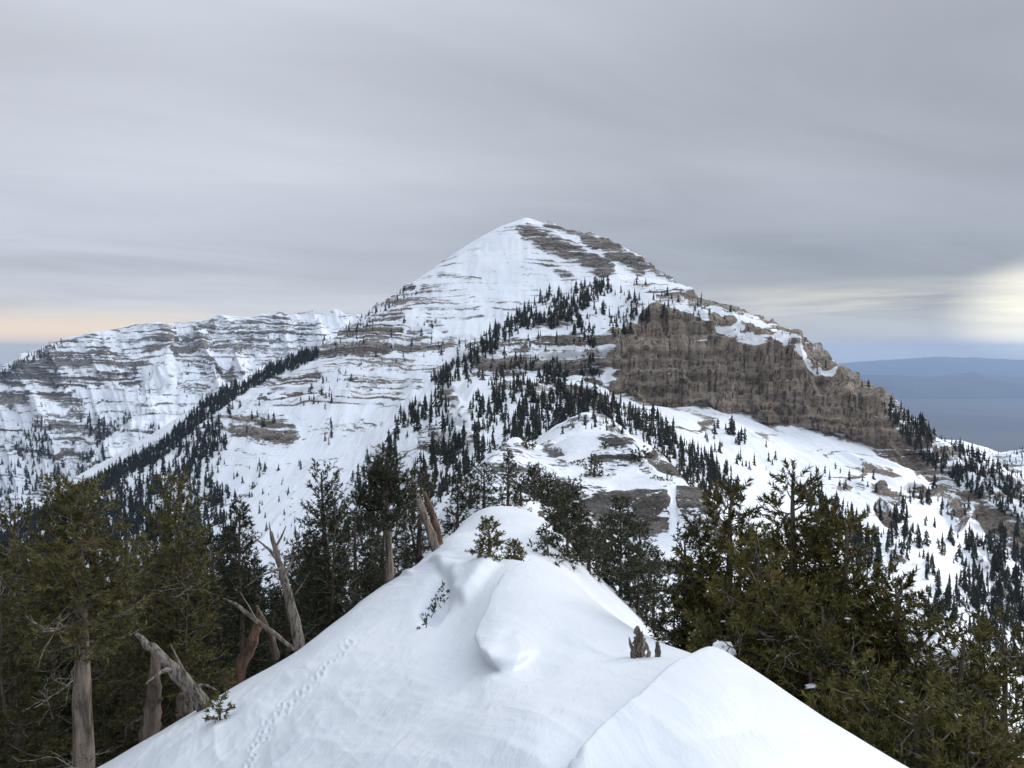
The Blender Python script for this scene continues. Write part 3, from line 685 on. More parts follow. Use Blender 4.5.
def bare(p0, az, L, rng, r=.016, el=None):
    A = Acc(); el = rng.uniform(-.35, .25) if el is None else el
    dv = np.array([math.cos(az) * math.cos(el), math.sin(az) * math.cos(el), math.sin(el)])
    main = curve(p0, np.asarray(p0) + dv * L, 8, .05 * L, rng, .08 * L); A.add(tube(main, np.linspace(r, .006, 8), 5))
    for j in range(9):
        f = rng.uniform(.3, 1); q = np.array([np.interp(f, np.linspace(0, 1, 8), main[:, c]) for c in range(3)])
        dd = dv * .7 + rng.randn(3) * .55; dd /= np.linalg.norm(dd); l2 = L * rng.uniform(.2, .5)
        m2 = curve(q, q + dd * l2, 5, .06 * l2, rng); A.add(tube(m2, np.linspace(r * .5, .004, 5), 4))
        for k in range(2):
            d3 = dd + rng.randn(3) * .6; d3 /= np.linalg.norm(d3); q3 = m2[rng.randint(1, 5)]
            A.add(tube(curve(q3, q3 + d3 * l2 * .5, 4, .02, rng), np.linspace(.005, .003, 4), 3))
    return A
def copy_thing(o, loc, rz, sc=1.0):
    c = o.copy(); COL.objects.link(c); c.location = loc; c.rotation_euler = (0, 0, rz); c.scale = (sc, sc, sc)
    for ch in list(o.children):
        k = ch.copy(); COL.objects.link(k); k.parent = c
    return c
# ================================================================= pines on the left edge of the ridge
make_pine(72, 11, 497, 74, 11, .17, 'tall olive pine with a thick pale bare lower trunk at the lower left', base=.47, bm=M_pale, lean=(.02, 0), dens=30, dead=3, power=.3)
make_pine(8, 12, 512, 66, 12, .12, 'bushy olive pine cut off by the left border of the photo', base=.08, dens=20, dead=2, power=.4, leaders=3)
make_pine(168, 13, 484, 62, 13, .13, 'tall broad pine standing between the pale trunked pine and the slim dark pine', base=.14, dens=24, dead=2, power=.32, leaders=3)
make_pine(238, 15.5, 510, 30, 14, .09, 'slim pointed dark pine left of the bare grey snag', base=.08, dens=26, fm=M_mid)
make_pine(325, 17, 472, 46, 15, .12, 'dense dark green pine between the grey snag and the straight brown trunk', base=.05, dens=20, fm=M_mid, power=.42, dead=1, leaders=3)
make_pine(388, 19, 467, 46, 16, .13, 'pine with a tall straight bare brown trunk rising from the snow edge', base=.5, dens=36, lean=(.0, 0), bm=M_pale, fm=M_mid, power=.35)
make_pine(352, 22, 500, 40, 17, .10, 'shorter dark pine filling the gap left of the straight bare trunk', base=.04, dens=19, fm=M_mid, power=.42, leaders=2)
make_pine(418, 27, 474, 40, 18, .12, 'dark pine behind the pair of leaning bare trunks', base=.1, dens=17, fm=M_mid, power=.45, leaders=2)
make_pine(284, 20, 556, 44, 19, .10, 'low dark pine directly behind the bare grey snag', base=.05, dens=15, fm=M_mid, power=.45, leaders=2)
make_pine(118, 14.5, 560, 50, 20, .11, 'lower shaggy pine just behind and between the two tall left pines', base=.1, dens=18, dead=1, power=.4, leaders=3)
# pines further down the left slope, copies of four
protos = []
for i, (H_, R_) in enumerate([(6.2, 1.35), (5.2, 1.2), (7.0, 1.3), (4.6, 1.25)]):
    protos.append((H_, grow(H_, R_, 60 + i, .13, .06, (.02 * H_, 0), dens=15, tl=.17, bl=.11, bw=.02, K=12, step=.12, power=.45)))
rg = np.random.RandomState(31)
gA = 'dark pines on the slope dropping away left of the ridge'
built = [None] * 4
fill = []
for k in range(420):
    d = rg.uniform(15.5, 46); px_ = rg.uniform(-50, 455 if d > 27 else 330 if d > 19 else 230)
    x = (px_ - 512) / F * d; z = zg(x, d)
    pyb = 350 - F * z / d
    if pyb < 600 - (px_ > 300) * 60: continue
    if any(math.hypot(x - a, d - b) < 1.35 for a, b in fill): continue
    i = rg.randint(4); H_ = protos[i][0]; target = rg.uniform(520, 590) + max(0, 60 - px_) * .1
    if px_ > 200: target += 20 * (px_ < 300)
    hz = (350 - target) / F * d - z; sc = min(hz / H_, 1.45)
    if sc < .45: continue
    fill.append((x, d))
    if built[i] is None:
        tk, lm, (fv, ff, fa) = protos[i][1]
        root = bpy.data.objects.new('pine_tree', None); COL.objects.link(root)
        link_obj('trunk', tk.mesh('trunk', M_bark), root); link_obj('limbs', lm.mesh('limbs', M_twig), root)
        link_obj('crown', mesh_arrays('crown', fv, ff, [M_mid], False, {'tint': fa * .8}), root)
        root.location = (x, d, z); root.scale = (sc,) * 3; built[i] = root
    else:
        root = copy_thing(built[i], (x, d, z), rg.uniform(0, 6.28), sc)
    if px_ < 110: tag(root, 'dark pine in the crowd behind the pale trunked pine at the far left', 'tree', 'pines crowded behind the pale trunked pine')
    elif px_ < 250: tag(root, 'dark pine on the slope behind the dead wood at the lower left', 'tree', 'pines behind the dead wood at the lower left')
    else: tag(root, 'dark pine down the slope behind the straight trunk and the grey snag', 'tree', 'pines behind the straight trunk and grey snag')
    if len(fill) > 75: break
# ================================================================= pines right of the ridge
RF = dict(snow=6, fm=M_folr, bm=M_bark, leaders=4, K=24, bw=.0115, tl=.16, step=.06)
make_pine(797, 10.2, 482, 96, 31, .15, 'tallest olive pine in the sprawling clump right of the snow ridge', base=.12, dens=24, dead=3, power=.55, bias=(.15, -.1), **RF)
make_pine(728, 10.8, 492, 76, 32, .11, 'left shoulder pine of the right clump beside the white chute', base=.06, dens=22, dead=2, power=.5, **RF)
make_pine(688, 11.2, 540, 50, 33, .08, 'low dark green pine at the left foot of the right clump', base=.03, dens=20, power=.4, fm=M_mid, leaders=3)
make_pine(850, 9.8, 522, 88, 34, .12, 'spreading pine on the right flank of the tallest olive pine', base=.06, dens=22, dead=2, power=.5, **RF)
make_pine(765, 9.2, 556, 84, 35, .11, 'olive pine with a fan of bare grey branches at the front of the right clump', base=.05, dens=18, dead=5, power=.45, bias=(.0, .15), **RF)
make_pine(902, 9.4, 586, 70, 36, .10, 'olive pine beside the tan boulder at the right', base=.05, dens=20, dead=2, power=.45, **RF)
make_pine(968, 8.4, 640, 84, 37, .10, 'low spreading pine in the lower right corner', base=.03, dens=20, dead=2, power=.4, **RF)
make_pine(1018, 9.5, 636, 66, 38, .09, 'pine cut off by the right border of the photo', base=.03, dens=18, power=.4, **RF)
make_pine(872, 7.6, 680, 66, 39, .08, 'short pine at the end of the snow edge near the bottom right', base=.03, dens=20, dead=1, power=.4, **RF)
make_pine(826, 8.6, 612, 76, 40, .09, 'pine low in the middle of the right clump half hidden by dead branches', base=.03, dens=16, dead=4, power=.4, **RF)
make_pine(940, 11.5, 606, 56, 41, .09, 'pine behind the tan boulder at the right', base=.05, dens=16, power=.45, fm=M_mid)
make_pine(922, 7.0, 700, 62, 42, .08, 'low olive pine filling the gap below the tan boulder', base=.03, dens=18, power=.4, dead=1, **RF)
make_pine(992, 7.0, 712, 66, 43, .08, 'lowest pine in the bottom right corner in front of the cut off pine', base=.03, dens=18, power=.4, **RF)
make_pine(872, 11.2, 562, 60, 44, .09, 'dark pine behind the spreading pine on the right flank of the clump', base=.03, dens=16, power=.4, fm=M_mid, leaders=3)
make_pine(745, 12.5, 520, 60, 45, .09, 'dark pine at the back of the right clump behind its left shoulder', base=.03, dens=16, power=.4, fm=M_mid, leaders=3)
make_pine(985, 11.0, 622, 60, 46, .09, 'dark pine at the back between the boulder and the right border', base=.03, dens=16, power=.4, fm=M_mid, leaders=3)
# ================================================================= small and middle distance pines
make_pine(489, 14.5, 522, 19, 51, .04, 'lone knee high young pine poking out of the snow crest', name='young_pine', base=.02, dens=44, tl=.08, bl=.05, bw=.009, power=1.0, fm=M_folr, step=.05)
make_pine(514, 15.5, 545, 11, 52, .02, 'tiny pine sprig in the snow right of the lone young pine', name='young_pine', base=.02, dens=80, tl=.06, bl=.05, bw=.009, power=.7, fm=M_folr, step=.05)
make_pine(214, 8.9, 722, 15, 53, .012, 'small snowy sapling on the snow slope at the lower left', name='pine_sapling', base=.05, dens=46, tl=.06, bl=.05, bw=.007, power=.7, fm=M_fol, step=.05)
make_pine(224, 12.2, 680, 9, 54, .012, 'tiny sapling beside the fallen grey trunk', name='pine_sapling', base=.05, dens=46, tl=.06, bl=.05, bw=.008, power=.7, fm=M_fol, step=.05)
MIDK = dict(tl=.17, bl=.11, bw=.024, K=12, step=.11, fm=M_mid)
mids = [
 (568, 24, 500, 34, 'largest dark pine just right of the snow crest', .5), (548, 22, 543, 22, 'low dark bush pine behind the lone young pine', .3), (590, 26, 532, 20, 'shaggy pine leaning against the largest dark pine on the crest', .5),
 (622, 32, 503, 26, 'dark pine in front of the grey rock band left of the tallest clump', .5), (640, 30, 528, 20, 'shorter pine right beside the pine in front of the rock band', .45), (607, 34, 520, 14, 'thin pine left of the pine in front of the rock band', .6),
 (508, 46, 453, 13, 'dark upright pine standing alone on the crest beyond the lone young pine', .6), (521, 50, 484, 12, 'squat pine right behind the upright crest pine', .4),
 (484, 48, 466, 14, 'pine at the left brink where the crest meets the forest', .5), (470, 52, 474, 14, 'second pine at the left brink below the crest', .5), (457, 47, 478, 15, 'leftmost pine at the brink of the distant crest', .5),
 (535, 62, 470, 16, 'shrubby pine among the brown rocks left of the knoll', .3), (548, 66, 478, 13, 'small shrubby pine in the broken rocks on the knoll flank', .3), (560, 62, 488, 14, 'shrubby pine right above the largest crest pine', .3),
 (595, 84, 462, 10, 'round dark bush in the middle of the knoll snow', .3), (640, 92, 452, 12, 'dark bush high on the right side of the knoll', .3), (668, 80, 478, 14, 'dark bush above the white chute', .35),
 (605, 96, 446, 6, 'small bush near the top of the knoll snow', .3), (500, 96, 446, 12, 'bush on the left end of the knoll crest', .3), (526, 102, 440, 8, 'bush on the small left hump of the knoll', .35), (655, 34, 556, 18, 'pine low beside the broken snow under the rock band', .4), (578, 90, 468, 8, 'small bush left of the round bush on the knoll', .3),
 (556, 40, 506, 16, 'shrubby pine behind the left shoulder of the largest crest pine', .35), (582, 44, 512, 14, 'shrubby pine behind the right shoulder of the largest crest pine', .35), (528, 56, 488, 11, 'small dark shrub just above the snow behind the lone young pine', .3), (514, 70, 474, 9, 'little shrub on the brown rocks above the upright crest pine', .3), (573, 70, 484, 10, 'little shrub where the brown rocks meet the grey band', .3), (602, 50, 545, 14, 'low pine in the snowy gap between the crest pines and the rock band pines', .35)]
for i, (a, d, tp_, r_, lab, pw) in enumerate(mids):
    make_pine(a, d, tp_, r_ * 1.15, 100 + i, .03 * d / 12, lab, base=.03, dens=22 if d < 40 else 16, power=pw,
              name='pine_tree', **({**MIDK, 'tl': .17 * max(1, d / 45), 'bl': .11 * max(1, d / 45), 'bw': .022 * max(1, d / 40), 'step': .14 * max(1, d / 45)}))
# ================================================================= dead wood
def surf_pt(px_, py_):
    i_ = np.argmin(np.where(NV, (N.px - px_) ** 2 + (N.py - py_) ** 2, 1e9)); return np.array([N.X.flat[i_], N.Y.flat[i_], N.Z.flat[i_]])
NV = N.visible()
def at(px_, py_, d): return np.array(P(px_, py_, d))
def wood(name, label, cat, paths, mat, seed, rough=.22, k=9, flat=1.0, part='branch_stub'):
    """paths: first = main stem, others = stubs; each a list of (px,py,depth,radius)"""
    x0, y0, d0, _ = paths[0][0]; org = at(x0, y0, d0)
    rng = np.random.RandomState(seed); root = None
    for i, pth in enumerate(paths):
        q = np.array([at(a, b, c) for a, b, c, _ in pth]) - org; rr = np.array([p[3] for p in pth])
        n = 4 * (len(q) - 1) + 1; ts = np.linspace(0, len(q) - 1, n)
        qq = np.stack([np.interp(ts, range(len(q)), q[:, c]) for c in range(3)], -1)
        sm_ = qq.copy(); sm_[1:-1] = (qq[:-2] + 2 * qq[1:-1] + qq[2:]) / 4
        sm_[1:-1] += rng.randn(n - 2, 3) * rr.mean() * .10
        r2 = np.interp(ts, range(len(q)), rr)
        Vv, Ff = tube(sm_, r2, k if i == 0 else 6, seed + i, rough, flat)
        me = mesh_arrays(name if i == 0 else part, Vv, Ff, [mat], True)
        if i == 0: root = tag(link_obj(name, me, None, tuple(org)), label, cat)
        else: link_obj(part, me, root)
    return root
wood('dead_tree', 'bare grey curved snag with forked top left of the dark pines', 'dead tree', [
 [(303,662,13.4,.13),(297,632,13.4,.10),(288,592,13.5,.075),(279,560,13.6,.055),(271,532,13.6,.03)],
 [(279,562,13.6,.03),(268,548,13.5,.025),(257,540,13.5,.01)], [(275,548,13.6,.03),(281,538,13.6,.02),(286,526,13.6,.008)], [(284,578,13.5,.03),(292,560,13.6,.02),(298,548,13.6,.01),(300,530,13.6,.006)],
 [(281,568,13.5,.02),(262,575,13.3,.015),(244,588,13.2,.006)], [(271,534,13.6,.02),(269,522,13.6,.006)], [(290,600,13.5,.02),(300,588,13.5,.01),(310,572,13.5,.005)]], M_dead, 3, .16)
wood('dead_tree', 'thicker of the two leaning bare trunks on the snow edge beyond the straight trunk', 'dead tree', [
 [(436,553,23,.13),(432,536,23,.12),(424,515,23,.10),(416,494,23,.08),(411,478,23,.05)], [(424,515,23,.04),(417,512,22.9,.02)]], M_pale, 5, .2)
wood('dead_tree', 'thinner reddish leaning trunk close behind the thicker leaning trunk', 'dead tree', [
 [(440,545,23.6,.10),(437,528,23.6,.09),(431,510,23.6,.08),(424,492,23.6,.06)]], M_red, 6, .2)
wood('fallen_tree', 'twisted grey fallen trunk leaning out of the snow at the lower left', 'dead tree', [
 [(221,736,10.6,.075),(208,712,10.6,.085),(192,690,10.5,.085),(172,668,10.4,.07),(152,648,10.3,.05),(136,634,10.3,.02)],
 [(206,708,10.5,.03),(196,692,10.3,.035),(184,672,10.2,.025),(176,655,10.1,.012),(170,644,10.1,.006)], [(172,668,10.4,.04),(160,672,10.2,.02),(146,684,10.1,.01)], [(190,690,10.5,.04),(204,684,10.4,.02),(216,690,10.3,.008)]], M_dead, 8, .22)
wood('broken_tree', 'red brown broken trunk leaning right above the snow edge', 'dead tree', [
 [(236,684,13.2,.12),(243,664,13.2,.12),(252,642,13.2,.11),(262,616,13.3,.05)], [(252,640,13.1,.05),(256,622,13.1,.03),(258,606,13.1,.01)]], M_red, 9, .3)
wood('broken_tree', 'dark brown broken trunk propped against the red brown one', 'dead tree', [
 [(276,658,13.6,.07),(272,640,13.5,.07),(264,624,13.4,.06),(256,606,13.4,.03)]], M_bark, 10, .25)
wood('fallen_log', 'snow dusted thin log slanting between the broken trunks and the snag', 'log', [
 [(294,650,13.0,.03),(276,634,13.0,.04),(256,621,13.0,.04),(236,604,13.1,.03),(222,598,13.2,.012)], [(256,620,13,.02),(250,608,12.9,.01),(240,592,12.9,.005)]], M_dead, 11, .2)
wood('tree_stump', 'short brown stump in the snow beside the fallen grey trunk', 'stump', [
 [(188,736,11.4,.17),(187,722,11.4,.15),(184,706,11.4,.13),(182,694,11.4,.06)], [(190,706,11.4,.05),(192,694,11.4,.02)]], M_bark, 12, .3)
wood('dead_tree', 'plain brown dead tree rising from the snow left of the short stump', 'dead tree', [
 [(147,764,11.0,.14),(149,740,11.0,.12),(151,715,11.0,.11),(154,680,11.0,.08),(156,650,11.0,.05)], [(151,712,11,.04),(162,698,11,.02)]], M_bark, 13, .25)
ds = float(surf_pt(640, 657)[1]); q_ = ds / 8.3
wood('weathered_stump', 'jagged grey stump in the snow left of the right pine clump', 'stump', [
 [(641,668,ds,.075*q_),(641,652,ds,.07*q_),(640,640,ds,.05*q_),(638,630,ds,.03*q_),(637,626,ds,.012*q_)], [(635,664,ds-.1,.035*q_),(632,650,ds-.1,.025*q_),(629,637,ds-.1,.005*q_)], [(647,664,ds-.05,.035*q_),(649,652,ds-.05,.02*q_),(646,642,ds-.05,.005*q_)], [(640,650,ds-.15,.03*q_),(643,640,ds-.15,.02*q_),(642,631,ds-.15,.004*q_)]], M_dead, 14, .5, part='splinter')
ds = float(surf_pt(658, 657)[1])
wood('weathered_stump', 'thin grey post of dead wood right beside the jagged stump', 'stump', [
 [(658,668,ds,.035*q_),(658,650,ds,.03*q_),(657,642,ds,.018*q_)]], M_dead, 15, .35)
# buried twigs below the broken cornice
org = at(440, 612, 9.6)
rg = np.random.RandomState(77); A = Acc(); PP, DD = [], []
prev = None
org = surf_pt(440, 605)
for (a, b) in [(426,622),(430,617),(436,612),(441,607),(446,602),(448,596),(444,590),(440,596),(438,604),(433,612),(428,628)]:
    q = surf_pt(a, b); q2 = q + np.array([rg.randn() * .04, -.03, .10])
    A.add(tube(curve(q - [0, 0, .05] - org, q2 - org + rg.randn(3) * .04, 5, .01, rg), np.linspace(.012, .004, 5), 5))
    for s_ in range(4):
        PP.append(q2 - org + rg.randn(3) * .03); v_ = rg.randn(3); v_[2] = abs(v_[2]); DD.append(v_ / np.linalg.norm(v_))
tw = bpy.data.objects.new('buried_shrub', None); COL.objects.link(tw); tw.location = tuple(org)
tag(tw, 'dark twigs of a buried shrub poking out below the broken snow lip', 'shrub')
link_obj('twigs', A.mesh('twigs', M_bark), tw)
fv, ff, fa = tufts(np.array(PP), np.array(DD), np.full(len(PP), .05), rg, 10, .045, .009)
link_obj('leaves', mesh_arrays('leaves', fv, ff, [M_mid], False, {'tint': fa * .4}), tw)
# boulder
def boulder(px_, d, r, label, seed, mat, name='boulder', up=.2, sq=(1, .8, .8), py_=None):
    import bmesh
    bm = bmesh.new(); bmesh.ops.create_icosphere(bm, subdivisions=5, radius=1.0)
    V = np.array([v.co[:] for v in bm.verts]); Fx = np.array([[v.index for v in f.verts] for f in bm.faces]); bm.free()
    dd = 1 + .28 * fbm(V[:, 0] * 1.1 + seed, V[:, 1] * 1.1, V[:, 2] * 1.1, 5, .55, ridge=True) + .12 * fbm(V[:, 0] * 4 + seed, V[:, 1] * 4, V[:, 2] * 4, 3)
    V = V * dd[:, None] * np.array(sq) * r; V[:, 2] = np.round(V[:, 2] / (r * .22) + .2 * fbm(V[:, 0] * 3, V[:, 1] * 3, V[:, 2] * 3, 2)) * (r * .22) * .45 + V[:, 2] * .55
    x = (px_ - 512) / F * d; z = zg(x, d) + up if py_ is None else P(px_, py_, d)[2]
    o = link_obj(name, mesh_arrays(name, V, Fx, [mat], True), None, (x, d, z)); return tag(o, label, 'rock')
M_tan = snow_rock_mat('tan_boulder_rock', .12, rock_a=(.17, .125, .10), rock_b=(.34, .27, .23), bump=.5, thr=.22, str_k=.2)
boulder(934, 10.6, .55, 'tan boulder with snow on it showing between the right pines', 3, M_tan, py_=668)
boulder(726, 8.8, .22, 'snow capped rock at the edge where the snow ridge meets the right pines', 5, M_tan, sq=(.7, .6, 1.1), py_=664)
# ================================================================= conifers on the far slopes
def conifer(seed, layers, boughs, rad):
    rng = np.random.RandomState(seed); V = []; Fx = []
    for L in range(layers):
        t = L / (layers - 1); z0 = .06 + .86 * t; r = rad * (1 - t) ** .6 * rng.uniform(.6, 1.25) + .018
        for b in range(boughs):
            a = (b + rng.rand() * .8) / boughs * 2 * np.pi; rr = r * rng.uniform(.6, 1.25); wdt = 2.6 / boughs
            h = rng.uniform(.9, 1.5) * .95 / layers; n = len(V)
            V += [(0, 0, z0 + h), (math.cos(a - wdt) * rr * .8, math.sin(a - wdt) * rr * .8, z0 - h * .35 + rng.randn() * .01), (math.cos(a) * rr * 1.1, math.sin(a) * rr * 1.1, z0 - h * .1), (math.cos(a + wdt) * rr * .8, math.sin(a + wdt) * rr * .8, z0 - h * .4 + rng.randn() * .01)]
            Fx += [(n, n + 1, n + 2), (n, n + 2, n + 3)]
    n = len(V); V += [(-.015, 0, -.08), (.015, 0, -.08), (0, .015, -.08), (0, 0, .97), ]
    Fx += [(n, n + 1, n + 3), (n + 1, n + 2, n + 3), (n + 2, n, n + 3)]
    n = len(V); V += [(-.02, 0, .86), (.02, 0, .86), (0, .02, .86), (0, 0, 1.03)]; Fx += [(n, n + 1, n + 3), (n + 1, n + 2, n + 3), (n + 2, n, n + 3)]
    return np.array(V), np.array(Fx)
hi = [conifer(900 + i, 9, 7, r_) for i, r_ in enumerate((.12, .15, .11, .17, .13, .19))]
lo = [conifer(950 + i, 5, 4, r_) for i, r_ in enumerate((.14, .17, .12, .16))]
skyK = np.full(1400, 9999.0); skyN = np.full(1400, 9999.0)
for pat, sk in ((K, skyK), (N, skyN)):
    ix = np.clip(np.round(pat.px).astype(int) + 150, 0, 1399); ok = pat.Y > 3
    np.minimum.at(sk, ix[ok], pat.py[ok])
sky = np.minimum(skyK, skyN)
FGL = [(-60,520),(20,515),(80,492),(165,485),(200,505),(250,515),(290,500),(320,474),(400,468),(440,480),(430,560),(300,660),(95,790),(-60,790)]
FGR = [(662,560),(700,505),(750,490),(795,470),(850,525),(900,590),(950,612),(1030,650),(1030,790),(870,790),(690,650)]
def scatter(pat, poly, dens, hp, seed, soft=0.0, rowsel=None, rock=None, patch_f=None):
    """dens: trees per 1000 square pixels; hp: height range in pixels at that distance"""
    rng = np.random.RandomState(seed); p_x, p_y = pat.px, pat.py
    sd_ = poly_sd(p_x, p_y, poly)
    vis = (sd_ > -soft) & (VIS[id(pat)]) & (pat.Z < 4000)
    if rowsel is not None: vis &= rowsel
    ax = np.abs(np.gradient(p_x, axis=1)); ay = np.abs(np.gradient(p_y, axis=0)); area = ax * ay * vis
    if soft: area = area * sstep(-soft, soft * .3, sd_)
    if rock is not None: area = area * (1 - sstep(.2, .6, rock))
    if patch_f: 
        nz = fbm(p_x / patch_f[0] + seed, p_y / patch_f[1], p_x * 0, 3); area = area * sstep(patch_f[2] - .12, patch_f[2] + .12, nz)
    tot = area.sum(); n = int(tot / 1000 * dens * 1.35)
    if n < 1: return []
    idx = np.searchsorted(np.cumsum(area.ravel()) / tot, rng.rand(n)); idx = np.clip(idx, 0, area.size - 1)
    out = []
    for i in idx:
        x, y, z, a, b = pat.X.flat[i], pat.Y.flat[i], pat.Z.flat[i], p_x.flat[i], p_y.flat[i]
        h = rng.uniform(*hp) * (.45 + .75 * rng.rand() ** 1.3)
        out.append((x + rng.randn() * y / F * .5, y, z, h * y / F, a, b, h))
    return out
VIS = {id(p): p.visible() for p in (M, FR, K, G)}
mrk = rk; mf = front
T_ = []
def S(*a, **k):
    r_ = scatter(*a, **k); T_.extend([(*q, cur) for q in r_])
cur = 'left'
S(M, [(0,540),(60,500),(120,466),(160,444),(200,407),(246,378),(316,350),(320,357),(250,388),(205,420),(165,456),(120,481),(60,517),(0,558)], 330, (6, 10), 1, soft=1.5)
S(M, [(0,520),(70,500),(160,452),(215,420),(225,450),(190,480),(150,500),(160,540),(100,560),(0,580)], 40, (9, 15), 2, soft=4)
S(M, [(130,500),(210,470),(230,520),(240,580),(0,640),(0,560)], 30, (12, 18), 3, soft=6)
S(M, [(180,440),(240,405),(330,385),(330,440),(300,470),(240,480),(210,560),(180,540)], 13, (7, 13), 4, soft=8, patch_f=(18, 30, -.05))
S(M, [(250,470),(300,470),(290,540),(220,560)], 7, (4, 9), 5, soft=8)
S(M, [(320,342),(412,286),(420,292),(330,352)], 45, (4, 7), 6, soft=2)
S(M, [(330,350),(430,300),(450,350),(350,380),(300,400)], 8, (4, 8), 61, soft=5)
cur = 'rib'
bnd = [(352,478),(380,440),(430,382),(470,345),(500,326),(545,300),(580,286),(604,284),(606,296),(560,316),(520,335),(480,360),(440,395),(400,450),(360,500)]
S(M, bnd, 42, (9, 14), 7, soft=3, patch_f=(30, 18, -.15))
S(M, [(430,380),(500,330),(550,297),(553,307),(505,342),(440,392)], 60, (9, 14), 71, soft=2, rock=None)
S(M, [(545,318),(607,283),(611,291),(552,332)], 75, (9, 14), 72, soft=1.5)
cur = 'shoulder'
S(M, [(612,296),(640,284),(700,296),(745,325),(700,318),(650,318),(620,335)], 20, (5, 10), 73, soft=3, patch_f=(12, 10, -.1))
cur = 'centre'
cur = 'centreleft'
S(M, [(345,500),(392,440),(420,415),(450,400),(440,470),(430,560),(330,540)], 34, (11, 19), 8, soft=5, patch_f=(15, 26, -.2))
cur = 'centre'
S(M, [(440,430),(480,400),(560,372),(600,372),(600,402),(572,430),(520,440),(470,480),(430,520)], 38, (11, 19), 9, soft=5, rock=None, patch_f=(16, 26, -.12))
S(M, [(450,440),(560,400),(598,395),(575,420),(540,440),(500,445),(440,500),(430,540)], 42, (11, 19), 91, soft=4, patch_f=(14, 20, -.25))
cur = 'band'
S(M, [(470,372),(600,366),(600,380),(470,390)], 22, (8, 14), 92, soft=3)
S(M, [(562,305),(640,292),(650,315),(620,340),(600,376),(585,376),(575,340)], 30, (9, 15), 10, soft=4, patch_f=(14, 22, -.05))
S(M, [(440,345),(600,315),(600,370),(440,370)], 8, (6, 11), 101, soft=4)
cur = 'diag'
S(M, [(592,398),(625,408),(665,432),(720,470),(745,500),(700,500),(640,440),(596,412)], 62, (11, 17), 11, soft=3)
cur = 'apron'
S(M, [(640,412),(720,425),(780,455),(790,480),(720,470),(660,440)], 17, (10, 17), 12, soft=5, patch_f=(14, 20, -.1))
S(M, [(760,450),(860,470),(930,500),(920,560),(850,520),(780,485)], 9, (10, 17), 13, soft=6, patch_f=(14, 20, -.05))
cur = 'skyline'
S(M, [(880,400),(950,440),(1030,478),(1030,530),(960,486),(920,458),(895,430)], 62, (8, 13), 14, soft=3)
cur = 'right'
S(M, [(820,500),(900,520),(960,580),(1030,600),(1030,670),(940,620),(900,590),(850,540)], 26, (14, 22), 15, soft=8, patch_f=(16, 22, -.05))
S(M, [(900,480),(1030,540),(1030,600),(950,560)], 12, (10, 18), 16, soft=8, patch_f=(16, 22, -.1))
S(M, [(800,490),(850,520),(900,580),(870,580),(820,530)], 24, (16, 22), 17, soft=5)
S(M, [(960,540),(1030,560),(1030,680),(980,640)], 26, (14, 22), 18, soft=6)
cur = 'clifftop'
S(M, [(700,290),(850,368),(900,410),(890,420),(840,385),(700,312)], 5, (4, 8), 19, soft=3)
cur = 'far'
S(FR, [(0,372),(60,340),(66,344),(0,382)], 90, (4, 6), 20, soft=1)
S(FR, [(0,430),(60,420),(120,430),(150,450),(60,500),(0,510)], 40, (6, 11), 21, soft=6, patch_f=(20, 30, -.1))
S(FR, [(120,450),(200,400),(240,380),(300,350),(300,362),(230,400),(160,450),(100,480)], 26, (4, 8), 22, soft=5, patch_f=(14, 14, 0))
S(FR, [(100,430),(130,412),(134,418),(104,440)], 120, (4, 6), 23, soft=1.5)
S(FR, [(0,380),(300,330),(300,370),(0,440)], 9, (3, 5), 24, soft=3, patch_f=(20, 14, 0))
S(G, [(950,470),(1030,470),(1030,450),(955,445)], 40, (3, 5), 25, soft=3)
cur = 'knoll'
S(K, [(560,424),(584,411),(622,427),(655,460),(560,460)], 22, (7, 12), 26, soft=2, rowsel=K.T > 6.2)
print('distant conifers', len(T_))
cand = []
for i, (x, y, z, h_, a, b, hpx, c) in enumerate(T_):
    hid = b > sky[int(np.clip(a + 150, 0, 1399))] + 2 and y > 190
    fa_ = np.array([[a]]); fb_ = np.array([[b - hpx * .5]])
    fg = poly_sd(fa_, fb_, FGL)[0, 0] > 0 or poly_sd(fa_, fb_, FGR)[0, 0] > 0
    if not hid and not fg and 0 < a < 1024: cand.append((hpx, i))
cand.sort(reverse=True); ind = {i for _, i in cand[:296]}
LBL = {'left': ('small dark conifer scattered over the snowy face at the left of the mountain', 'conifers on the left face of the mountain'),
       'rib': ('small dark conifer in the diagonal line along the rib below the summit snow', 'conifers along the rib below the summit'),
       'centre': ('small dark conifer in the steep forest behind the snow crest under the cliffs', 'conifers in the forest under the cliffs'),
       'right': ('dark conifer low on the far right slope beyond the olive pine clump', 'conifers low on the far right slope'),
       'centreleft': ('dark conifer in the steep forest below the rib, left of the snow crest', 'conifers in the forest below the rib'),
       'diag': ('dark conifer in the diagonal line running down right from the foot of the big cliff', 'conifers in the diagonal line below the cliff foot'),
       'apron': ('small dark conifer standing on the open snow apron under the big cliff', 'conifers on the open snow under the big cliff'),
       'skyline': ('dark conifer on the right skyline ridge where it drops beyond the cliff', 'conifers along the right skyline ridge'),
       'clifftop': ('small conifer on the rim above the big cliff', 'conifers on the cliff rim'),
       'shoulder': ('small conifer on the snowy shoulder left above the big cliff', 'conifers on the shoulder above the cliff'),
       'knoll': ('small conifer on the top hump of the rocky knoll', 'conifers on top of the rocky knoll'),
       'band': ('dark conifer in the gullies of the rock band left of the big cliff', 'conifers in the rock band gullies'),
       'far': ('tiny dark conifer on the distant ridge', 'conifers on the distant ridge')}
rg = np.random.RandomState(9)
hm = [mesh_arrays('conifer', v_, f_, [M_con], False, {'tint': np.repeat(rg.rand(len(v_) // 4 + 1), 4)[:len(v_)]}) for v_, f_ in hi]
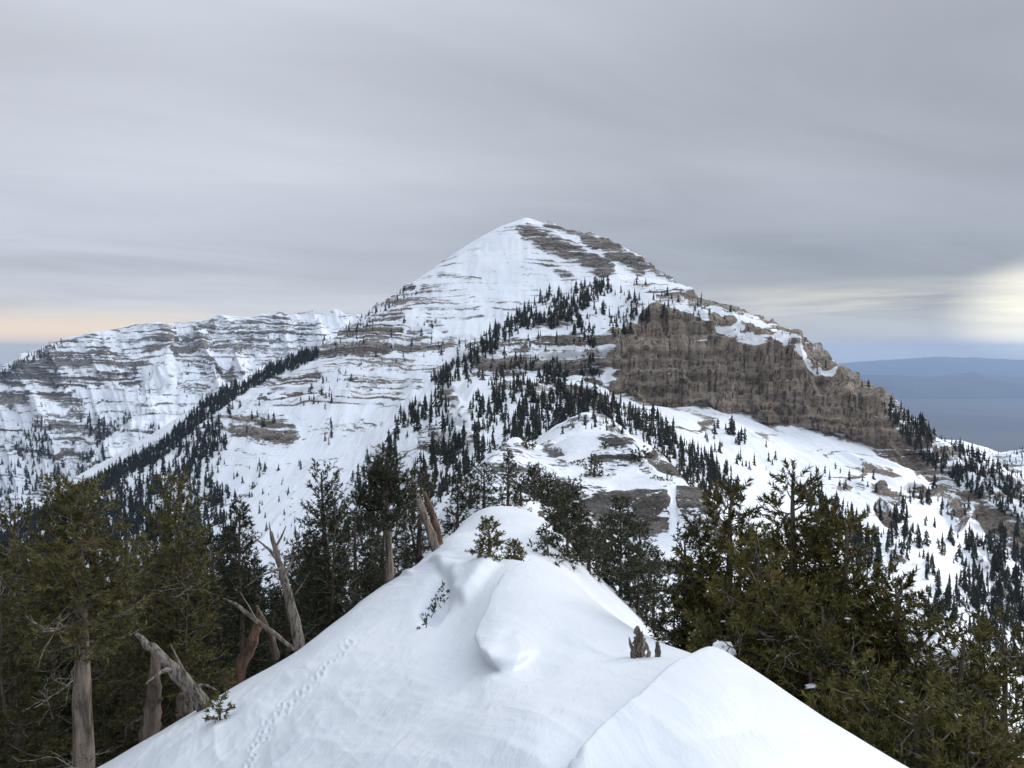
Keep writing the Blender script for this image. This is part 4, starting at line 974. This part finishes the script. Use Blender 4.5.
for i in sorted(ind):
    x, y, z, h_, a, b, hpx, c = T_[i]
    o = link_obj('conifer', hm[rg.randint(len(hm))], None, (x, y, z - h_ * .04)); wv = rg.uniform(.75, 1.6)
    o.scale = (h_ * wv, h_ * wv, h_); o.rotation_euler = (rg.randn() * .06, rg.randn() * .06, rg.uniform(0, 6.28))
    tag(o, LBL[c][0], 'conifer', LBL[c][1])
for c, nm, lab in (('left', 'left_forest', 'dark conifer forest thinning up the left face of the mountain'), ('rib', 'rib_forest', 'band of conifers along the rib below the summit'), ('centre', 'cliff_forest', 'dense dark conifer forest behind the snow crest under the cliffs'), ('centreleft', 'x', 'dark forest on the steep slope below the rib'), ('band', 'x', 'conifers in the gullies of the rock band left of the big cliff'), ('diag', 'x', 'belt of conifers running down right from the cliff foot'), ('apron', 'x', 'scattered conifers on the open snow under the big cliff'), ('skyline', 'x', 'conifers along the right skyline ridge'), ('clifftop', 'x', 'small conifers on the rim above the big cliff'), ('shoulder', 'x', 'small conifers on the snowy shoulder above the cliff'), ('knoll', 'x', 'small conifers on top of the rocky knoll'), ('right', 'slope_forest', 'conifers low on the far right slope beyond the olive pine clump'), ('far', 'distant_forest', 'tiny conifers covering the distant ridges')):
    Vs, Fs, As = [], [], []; n_ = 0
    for i, q in enumerate(T_):
        if i in ind or q[7] != c: continue
        x, y, z, h_ = q[:4]; v_, f_ = lo[rg.randint(len(lo))] if q[6] < 10 else hi[rg.randint(len(hi))] if q[6] > 15 else lo[rg.randint(len(lo))]
        a_ = rg.uniform(0, 6.28); wv = rg.uniform(.7, 1.7); ca, sa = math.cos(a_) * h_ * wv, math.sin(a_) * h_ * wv
        Vs.append(np.stack([x + v_[:, 0] * ca - v_[:, 1] * sa, y + v_[:, 0] * sa + v_[:, 1] * ca, z - h_ * .04 + v_[:, 2] * h_], -1))
        Fs.append(f_ + n_); n_ += len(v_); As.append(np.full(len(v_), rg.rand()))
    if Vs: tag(link_obj('conifer_forest', mesh_arrays('conifer_forest', np.vstack(Vs), np.vstack(Fs), [M_con], False, {'tint': np.concatenate(As)})), lab, 'forest', kind='stuff')

# ================================================================= haze
hv = [(x, y, z) for z in (ZP - 400, 500) for y in (-20500, 75000) for x in (-70500, 70500)]
hf = [(0, 2, 3, 1), (4, 5, 7, 6), (0, 1, 5, 4), (2, 6, 7, 3), (0, 4, 6, 2), (1, 3, 7, 5)]
M_hz = bpy.data.materials.new('pale_air'); M_hz.use_nodes = True; M_hz.node_tree.nodes.clear()
t = NT(M_hz.node_tree); pv = t.new('ShaderNodeVolumePrincipled'); o = t.new('ShaderNodeOutputMaterial'); t.link(pv.outputs[0], o.inputs['Volume'])
pv.inputs['Color'].default_value = (0.45, 0.635, 0.93, 1); pv.inputs['Density'].default_value = 1.75e-5; pv.inputs['Anisotropy'].default_value = 0.2
tag(link_obj('haze', mesh_arrays('haze', hv, hf, [M_hz])), kind='stuff')
